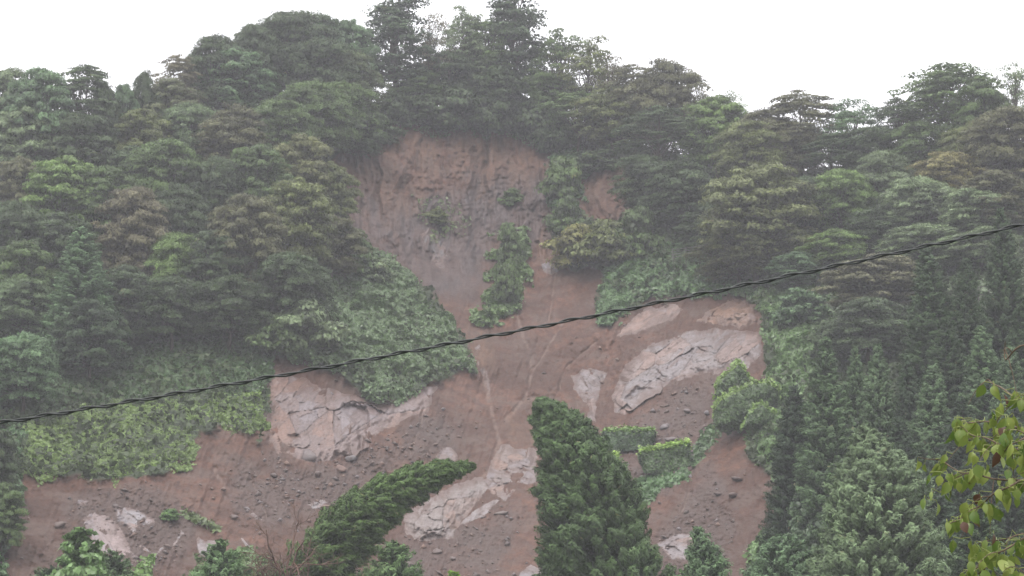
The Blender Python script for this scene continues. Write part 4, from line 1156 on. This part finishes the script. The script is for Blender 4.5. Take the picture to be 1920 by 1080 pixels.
mound([(1340,800),(1338,765),(1352,742),(1380,728),(1410,712),(1440,710),(1458,722),(1462,745),(1440,765),(1425,790),(1385,806),(1360,812)], 9500, 1.4, (0.044,0.070,0.031), (0.085,0.130,0.030), 'largest vine mound below the pointed one', 2)
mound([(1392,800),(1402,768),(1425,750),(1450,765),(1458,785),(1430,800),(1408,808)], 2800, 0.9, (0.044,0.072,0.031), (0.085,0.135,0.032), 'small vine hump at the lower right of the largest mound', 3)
hedge([(1462,600),(1540,590),(1535,562),(1465,575)], 1.2, 3200, (0.058,0.095,0.055), 'vine covered fence on the slope right of the scar', (0.075,0.12,0.06), 7, name='vine_covered_fence', cat='fence', lump=0.15)

# ------------------------------------------------------------------ foreground cedars
def near_tree(u, vtop, vbot, Y, built, color, label, name='cedar_tree', cat='cedar', group='cedars standing in front of the slide'):
    cr, tr, W, H = built
    base = at(u, vbot, Y); base[2] = min(base[2], 30)
    e = empty(name, base)
    link('crown', cr, e, color); link('trunk', tr, e)
    tag(e, label, cat, group)
    return e, base
def px_axis(pts, u0, vbot, Y):
    """axis of a stem given by photo points, relative to its base, all at distance Y"""
    b = at(u0, vbot, Y)
    return [tuple(at(p[0], p[1], Y + (p[2] if len(p) > 2 else 0)) - b) for p in pts]

# tall windblown cedar in the centre (stands on the valley slope, its base below the picture)
Yc = 95.0
ax = px_axis([(1128,1420),(1128,1300),(1128,1180),(1122,1080),(1112,1000),(1096,920),(1076,850),(1052,795),(1030,765),(1014,748)], 1128, 1420, Yc)
Hc = ax[-1][2]
b = crown_cedar(201, 7.5, Hc, 1700, 120, 0.34, (0.07, 0.16), 0.78, 0.16, axis=ax, wind=(-0.55, 0, 0.35), up=0.55, thin=0.26, filler=6000, lumps=0.13, side=0.10)
near_tree(1128, 748, 1420, Yc, b, (0.037, 0.060, 0.025), 'tall windblown dark green cedar in the bottom centre with its tip bent left')
# leaning cedar
Yl = 92.0
ax = px_axis([(500,1400),(520,1300),(548,1200),(575,1120),(610,1050),(660,985),(720,935),(780,905),(835,882),(888,874)], 500, 1400, Yl)
Hl = ax[-1][2]
axn = [(p[0], p[1], p[2]) for p in ax]
def crown_lean(seed, axis, W, ntuft, nleaf, tuft, size, power, wind, endw=0.12):
    rng = np.random.default_rng(seed)
    A = np.array(axis, float); k = np.arange(len(A))
    t = rng.random(ntuft) ** 0.8; tt = 0.12 + 0.88 * t
    C0 = np.stack([np.interp(tt * (len(A) - 1), k, A[:, i]) for i in range(3)], -1)
    C1 = np.stack([np.interp(np.clip(tt + 0.02, 0, 1.0) * (len(A) - 1), k, A[:, i]) for i in range(3)], -1)
    T = unit(C1 - C0 + 1e-4)
    Sx = unit(np.cross(T, np.array([0, 1.0, 0]))); Sy = np.cross(T, Sx)
    env = W / 2 * (endw + (1 - endw) * np.clip(1 - tt, 0, 1) ** power) * (0.8 + 0.35 * rng.random(ntuft))
    a = rng.uniform(0, 6.28, ntuft); rr = env * (0.35 + 0.65 * rng.random(ntuft) ** 0.5)
    C = C0 + Sx * (rr * np.cos(a))[:, None] + Sy * (rr * np.sin(a))[:, None]
    out = Sx * np.cos(a)[:, None] + Sy * np.sin(a)[:, None]
    od = unit(out * 0.8 + T * 0.5 + np.array(wind))
    tr = tuft * rng.uniform(0.7, 1.3, ntuft) * (0.10 + 1.05 * (1 - tt) ** 0.5)
    idx = np.repeat(np.arange(ntuft), nleaf); n = len(idx)
    d = unit(rng.normal(size=(n, 3)) + [0, 0, .25]) * (0.55 + 0.45 * rng.random((n, 1)) ** 0.6)
    al = np.sum(d * od[idx], 1, keepdims=True)
    P = C[idx] + d * tr[idx, None] * np.array([0.8, 0.75, 0.6]) + od[idx] * al * tr[idx, None] * 1.3
    D = od[idx] + rng.normal(size=(n, 3)) * 0.35
    N = unit(d) + np.array([0, 0, 0.2]) + rng.normal(size=(n, 3)) * 0.42
    L = rng.uniform(size[0], size[1], n)
    pt = rng.random(ntuft)
    tint = np.clip(0.35 * pt[idx] + 0.45 * rng.random(n) + 0.16 * (al[:, 0] + 0.5), 0, 0.985)
    tint = np.where(rng.random(n) < 0.01, 1.0, tint)
    m = 4000; t2 = 0.12 + 0.8 * rng.random(m)
    Pf = np.stack([np.interp(t2 * (len(A) - 1), k, A[:, i]) for i in range(3)], -1) + unit(rng.normal(size=(m, 3))) * (W / 2 * (1 - t2) ** power * 0.55 * rng.random(m))[:, None]
    P = np.concatenate([P, Pf]); D = np.concatenate([D, rng.normal(size=(m, 3))]); N = np.concatenate([N, rng.normal(size=(m, 3))])
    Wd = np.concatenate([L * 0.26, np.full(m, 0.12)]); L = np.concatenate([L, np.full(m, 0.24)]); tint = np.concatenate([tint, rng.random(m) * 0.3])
    V, F = leaves(P, N, L, Wd, D, rng)
    me = mesh_np('crown', V, F, M_NEEDLE, False, {'tint': np.repeat(tint, 4)})
    Am = A.copy(); Am[0, 2] -= 0.6
    s = np.linspace(0, len(A) - 1.15, 24); Pm = np.stack([np.interp(s, k, Am[:, i]) for i in range(3)], -1)
    paths = [(Pm, 0.2 * (1 - 0.93 * np.linspace(0, 1, 24)))]
    for q in rng.permutation(ntuft)[:90]:
        ss = np.linspace(0, 1, 4)[:, None]
        paths.append((C0[q] * (1 - ss) + C[q] * ss, 0.03 * (1 - 0.7 * ss[:, 0])))
    tv, tf = tubes(paths, 5)
    return me, mesh_np('trunk', tv, tf, M_BARK, True), W, 0
b = crown_lean(202, axn, 4.1, 1300, 110, 0.30, (0.07, 0.15), 0.75, (0.35, 0, -0.1), 0.0)
near_tree(500, 870, 1400, Yl, b, (0.044, 0.070, 0.025), 'green cedar leaning far over to the right at the bottom left of centre')
# big cedar at the bottom right
Yr = 88.0
ax = px_axis([(1660,1450),(1660,1350),(1658,1250),(1655,1160),(1652,1080),(1650,1000),(1648,930),(1644,880),(1640,845),(1618,800)], 1660, 1450, Yr)
b = crown_cedar(203, 8.0, ax[-1][2], 1500, 120, 0.36, (0.065, 0.14), 0.68, 0.12, axis=ax, wind=(0.15, 0, 0.1), up=0.6, thin=0.26, filler=5000, lumps=0.05)
near_tree(1660, 800, 1450, Yr, b, (0.076, 0.104, 0.062), 'big grey green foreground cedar at the bottom right with a thin bent tip')

def small_cedar(u, vtop, wpx, hpx, Y, color, label, seed, lean=0, power=0.6, tuft=0.42, name='cedar_tree', mat=None, thin=0.26, size=(0.07, 0.13), nt_=420, wind=(0.1, 0, 0.2), cat='cedar'):
    vb = vtop + hpx
    ax = px_axis([(u, vb), (u, vb - hpx * 0.3), (u + lean * 0.25, vb - hpx * 0.55), (u + lean * 0.6, vb - hpx * 0.8), (u + lean, vtop + 4)], u, vb, Y)
    s = Y / FPX
    b = crown_cedar(seed, wpx * s, ax[-1][2], nt_, 90, tuft, size, power, 0.1, axis=ax, wind=wind, up=0.6, thin=thin, filler=1800, lumps=0.05, mat=mat)
    near_tree(u, vtop, vb, Y, b, color, label, name=name, cat=cat)
small_cedar(1355,985,170,420,90,(0.052,0.082,0.046),'small cedar right of the tall one with its tip leaning left',211,lean=-48,power=0.8)
small_cedar(385,1008,150,420,90,(0.062,0.100,0.050),'blunt cedar tip rising at the bottom edge left of the leaning cedar',212,lean=30,power=0.38)
small_cedar(738,1010,150,400,90,(0.050,0.080,0.036),'round topped cedar at the bottom edge right of the leaning cedar',213,power=0.35)
small_cedar(212,1028,110,400,92,(0.042,0.066,0.034),'dark low cedar right of the vine covered trunk',214,power=0.3)
small_cedar(95,1058,120,380,92,(0.042,0.066,0.034),'dark low cedar left of the vine covered trunk',215,power=0.3)
small_cedar(1470,1000,220,400,90,(0.056,0.088,0.052),'broad rounded cedar at the bottom edge left of the big foreground cedar',216,power=0.40,nt_=620,wind=(0.2,0,0.1))
small_cedar(152,986,92,420,84,(0.072,0.118,0.048),'column of large leaved vines wrapped round a trunk at the lower left',217,power=0.22,mat=M_VINE,thin=0.7,size=(0.10,0.17),name='vine_covered_tree',nt_=260,wind=(0,0,-0.7),cat='tree')
small_cedar(850,1066,34,340,92,(0.16,0.28,0.03),'bright lime green shoot tip at the bottom edge left of the tall cedar',218,power=0.25,mat=M_VINE,thin=0.6,name='young_tree',nt_=90,tuft=0.18,cat='tree')
small_cedar(1300,1060,100,330,92,(0.058,0.095,0.045),'low leafy treetop at the bottom edge right of the tall cedar',219,power=0.3,mat=M_VINE,thin=0.6,name='young_tree',nt_=260,cat='tree')

# dead branches
def dead_branches():
    rng = np.random.default_rng(77)
    Y = 88.5; b0 = at(515, 1150, Y)
    e = empty('dead_tree', b0)
    def br(p, d, L, r, lev, acc):
        n = 6; P = [p]
        for k in range(n):
            d = unit(d + rng.normal(size=3) * 0.16); P.append(P[-1] + d * L / n)
        P = np.array(P); acc.append((P, r * (1 - 0.75 * np.linspace(0, 1, n + 1))))
        if lev > 0:
            for k in range(5):
                i = rng.integers(1, n); br(P[i], unit(d + rng.normal(size=3) * 0.7), L * 0.55, r * 0.5, lev - 1, acc)
    stem = []
    targets = [(560,1035),(590,1020),(540,1020),(500,1045),(570,1000)]
    for i, (u, v) in enumerate(targets):
        acc = []
        t = at(u, v, Y + rng.uniform(-.8, .8)) - b0
        br(np.zeros(3), unit(t), np.linalg.norm(t) * 0.95, 0.09, 3, acc)
        V, F = tubes(acc, 4); link('branch', mesh_np('branch', V, F, M_DEAD, True), e)
    V, F = tubes([(np.array([[0, 0, -9.0], [0.1, 0, -4], [0, 0, 0.1]]), np.array([.16, .12, .07]))], 6)
    link('trunk', mesh_np('trunk', V, F, M_DEAD, True), e)
    tag(e, 'bare brown dead branches left of the leaning cedar', 'dead tree')
dead_branches()

# ------------------------------------------------------------------ twisted cable
def cable():
    K = np.array([(-900,905),(-400,850),(0,793),(250,752),(500,708),(860,640),(1150,585),(1400,535),(1600,490),(1800,448),(1920,422),(2300,330),(2800,200)], float)
    Y = 16.0
    us = np.arange(-900, 2800, 3.0)
    # smooth sagging curve through the points
    co = np.polyfit(K[:, 0] / 1000, K[:, 1], 4); vs = np.polyval(co, us / 1000)
    P = at(us, vs, Y)
    e = empty('power_cable', P[0]); P = P - P[0]
    T = unit(np.gradient(P, axis=0)); A = unit(np.cross(T, np.array([0, 1.0, 0]))); B = np.cross(T, A)
    m = plain_mat('cable_sheath', (0.014, 0.017, 0.018), (0.028, 0.032, 0.033), 30, 0.5, spec=0.4)
    ph = us / 82.0 * 2 * math.pi + 0.5 * np.sin(us / 160.0)
    P = P + A * (0.005 * np.sin(ph + 1.0))[:, None]
    for k, (r0, rr) in enumerate(((0.0088, 0.0078), (0.0080, 0.0074))):
        a = ph + k * math.pi
        Q = P + A * (r0 * np.cos(a))[:, None] + B * (r0 * np.sin(a))[:, None]
        V, F = tubes([(Q, rr)], 8)
        link('strand', mesh_np('strand', V, F, m, True), e)
    tag(e, 'dark twisted overhead cable crossing the whole view from lower left to upper right', 'cable')
cable()

# ------------------------------------------------------------------ leafy twigs at the right
def twig_tree():
    rng = np.random.default_rng(31)
    Y = 8.0; s = Y / FPX
    base = np.array([3.1, 8.4, -0.6]); e = empty('fruit_tree', base)
    m_leaf, nt, out = newmat('yellowing_leaf')
    geo = nd(nt, 'ShaderNodeNewGeometry'); tint = attr(nt, 'tint').outputs['Fac']; sp = attr(nt, 'spot').outputs['Fac']
    n = noise(nt, geo.outputs['Position'], 45, 4, 0.6)
    c = mixc(nt, tint, (0.085, 0.145, 0.024), (0.29, 0.34, 0.085))
    c = mixc(nt, mul(nt, ramp(nt, n, 0.56, 0.64), 0.45), c, (0.24, 0.24, 0.07))
    br = ramp(nt, mul(nt, sp, mul(nt, n, 0.8), 'ADD'), 1.0, 1.2)
    c = mixc(nt, br, c, (0.085, 0.040, 0.024))
    p = nd(nt, 'ShaderNodeBsdfPrincipled'); p.inputs['Roughness'].default_value = 0.4
    nt.links.new(c, p.inputs['Base Color'])
    tr = nd(nt, 'ShaderNodeBsdfTranslucent'); nt.links.new(c, tr.inputs['Color'])
    ms = nd(nt, 'ShaderNodeMixShader'); ms.inputs[0].default_value = 0.25
    nt.links.new(p.outputs[0], ms.inputs[1]); nt.links.new(tr.outputs[0], ms.inputs[2]); nt.links.new(ms.outputs[0], out.inputs['Surface'])
    m_twig = plain_mat('twig_bark', (0.07, 0.05, 0.035), (0.15, 0.11, 0.075), 30, 0.8)
    # leaf template: ovate, folded along the midrib, curling down at the tip
    ls = np.linspace(0, 1, 7); wd = np.array([0.02, 0.26, 0.37, 0.37, 0.29, 0.15, 0.0])
    tv = []
    for i, (l, wv) in enumerate(zip(ls, wd)):
        z = -0.22 * l * l
        tv += [(-wv, l, z + 0.10 * wv / 0.47), (0, l, z), (wv, l, z + 0.10 * wv / 0.47)]
    tv = np.array(tv); tf = []
    for i in range(6):
        a = i * 3; tf += [(a, a + 1, a + 4, a + 3), (a + 1, a + 2, a + 5, a + 4)]
    tf = np.array(tf)
    # twigs traced by direction at this tree's own distance, spread in depth
    tw = [([(2150,960),(2050,860),(1950,810),(1880,795),(1820,790),(1790,792)], .1),
          ([(2150,960),(2060,740),(1980,660),(1920,640),(1882,680),(1885,640)], -.2),
          ([(2150,960),(2000,880),(1920,850),(1870,830),(1822,815),(1800,800)], 0.0),
          ([(2150,960),(2040,920),(1940,905),(1850,895),(1800,885),(1752,858),(1722,860)], .25),
          ([(2150,960),(2040,900),(1930,895),(1880,915),(1840,945),(1810,965),(1778,985)], -.1),
          ([(2180,1060),(2040,1010),(1930,1000),(1870,1012),(1828,1020)], .2),
          ([(2180,1060),(2060,1020),(1940,1000),(1880,1030),(1850,1060),(1800,1076)], 0.0),
          ([(2150,960),(2060,780),(1960,760),(1900,745),(1860,716),(1850,712)], .15),
          ([(2180,1060),(2060,1080),(1960,1070),(1900,1090),(1860,1110)], -.15),
          ([(2150,960),(2040,830),(1960,800),(1900,830),(1880,850)], -.25)]
    tips = []
    for pts, dy in tw:
        p = np.array(pts, float); k = np.arange(len(p)); q = np.linspace(0, len(p) - 1, 26)
        uu = np.interp(q, k, p[:, 0]); vv = np.interp(q, k, p[:, 1])
        ker = np.array([.25, .5, .25])
        for _ in range(3):
            uu[1:-1] = np.convolve(uu, ker, 'same')[1:-1]; vv[1:-1] = np.convolve(vv, ker, 'same')[1:-1]
        vv += 2.2 * np.sin(q * 5)
        yy = Y + dy * q / q[-1] + 0.1 * np.sin(q * 1.7)
        P = at(uu, vv, yy) - base
        V, F = tubes([(P, 0.006 * (1 - 0.72 * np.linspace(0, 1, len(P))))], 6)
        link('twig', mesh_np('twig', V, F, m_twig, True), e)
        tips.append((P, uu, vv))
        for q_ in range(5):
            i = int(rng.integers(4, len(P) - 2)); L0 = rng.uniform(0.05, 0.16)
            d0 = unit(np.array([-0.5 + rng.normal() * 0.5, rng.normal() * 0.5, rng.normal() * 0.6]))
            ss = np.linspace(0, 1, 7)[:, None]
            Q = P[i] + d0 * L0 * ss + np.array([0, 0, -1]) * L0 * 0.7 * ss ** 2
            V, F = tubes([(Q, 0.0024 * (1 - 0.6 * ss[:, 0]))], 5)
            link('twig', mesh_np('twig', V, F, m_twig, True), e)
            tips.append((Q[2:], np.full(5, uu[i]), np.full(5, vv[i])))
    # leaves hang along the twigs
    Vs, Fs, T, S, off = [], [], [], [], 0
    pet = []
    for P, uu, vv in tips:
        idx = [i for i in range(len(P)) if uu[i] < 1990 and vv[i] > 716]
        if not idx: continue
        nl = max(int(len(idx) * 0.6), 3)
        for t in np.linspace(0.02, 1, nl):
            i = idx[min(int(t * (len(idx) - 1)), len(idx) - 1)]
            for rep in range(2 if rng.random() < 0.55 else 1):
                o = P[i]; 
                hd = unit(np.array([rng.normal() * 0.8, rng.normal() * 0.6, -0.15 + 0.35 * rng.random()]))
                pl = 0.02 + 0.025 * rng.random(); o2 = o + hd * pl
                o3 = o2 + np.array([hd[0] * 0.3, hd[1] * 0.3, -0.6]) * 0.012
                pet.append((np.array([o, o2 + [0, 0, .004], o3]), np.array([.0016, .0013, .0012])))
                L = rng.uniform(0.036, 0.062)
                D = unit(np.array([hd[0] * 0.25 + rng.normal() * 0.2, hd[1] * 0.2 + rng.normal() * .2, -1.0 + 0.3 * rng.random() ** 2]))
                nn = unit(np.array([rng.normal() * 0.8, -1.0, 0.5 * rng.random()])); nn = unit(nn - D * np.dot(nn, D)); sd_ = np.cross(D, nn)
                cur = rng.uniform(0.5, 3.4); ww = rng.uniform(0.75, 1.05) * (0.5 if rng.random() < 0.15 else 1)
                lv = o3 + L * (tv[:, :1] * sd_ * ww + tv[:, 1:2] * D + tv[:, 2:3] * nn * cur)
                Vs.append(lv); Fs.append(tf + off); off += len(tv)
                tt = np.clip(rng.normal(0.45, 0.28), 0, 1); T.append(np.full(len(tv), tt))
                brn = rng.random() ** 3 * 0.65 + (0.9 if rng.random() < 0.03 else 0)
                S.append(np.clip(brn + 0.25 * (tv[:, 1] > 0.8) * rng.random(), 0, 1.4))
    V, F = tubes(pet, 4)
    Vs.append(V); Fs.append(F + off); T.append(np.full(len(V), 0.75)); S.append(np.full(len(V), 0.35))
    link('foliage', mesh_np('foliage', np.concatenate(Vs), np.concatenate(Fs), m_leaf, True, {'tint': np.concatenate(T), 'spot': np.concatenate(S)}), e)
    A = at(2150, 960, Y) - base; B = at(2180, 1060, Y) - base
    tr = np.array([[0, 0, -0.3], [0.02, -0.1, 0.6], [-0.05, -0.2, 1.3], B + [0.05, 0, -0.25], B, (A + B) / 2, A, A + [0.1, 0.1, 0.6], A + [0.3, 0.2, 1.4]])
    V, F = tubes([(tr, np.array([.07, .065, .055, .04, .03, .026, .022, .016, .008]))], 8)
    link('trunk', mesh_np('trunk', V, F, M_BARK, True), e)
    tag(e, 'close fruit tree twigs with large drooping yellow green leaves at the right edge', 'tree')
def m_leaf_stalk():
    return plain_mat('leaf_stalk', (0.16, 0.15, 0.05), (0.24, 0.19, 0.09), 20, 0.6)
twig_tree()

# ------------------------------------------------------------------ haze
def haze():
    x0, x1, y0, y1, z0, z1 = -420, 420, -30, 330, -1.6, 92.0
    V = np.array([(x, y, z) for z in (z0, z1) for y in (y0, y1) for x in (x0, x1)], float)
    F = np.array([(0,2,3,1),(4,5,7,6),(0,1,5,4),(2,6,7,3),(0,4,6,2),(1,3,7,5)])
    m, nt, out = newmat('rain_haze')
    pv = nd(nt, 'ShaderNodeVolumePrincipled')
    pv.inputs['Color'].default_value = (*HAZE_COLOR, 1); pv.inputs['Density'].default_value = HAZE_DENSITY
    pv.inputs['Anisotropy'].default_value = 0.2
    nt.links.new(pv.outputs[0], out.inputs['Volume'])
    tag(link('haze', mesh_np('haze', V, F, m)), 'thin grey lilac rain haze hanging in front of the hillside', 'haze', kind='stuff')
haze()
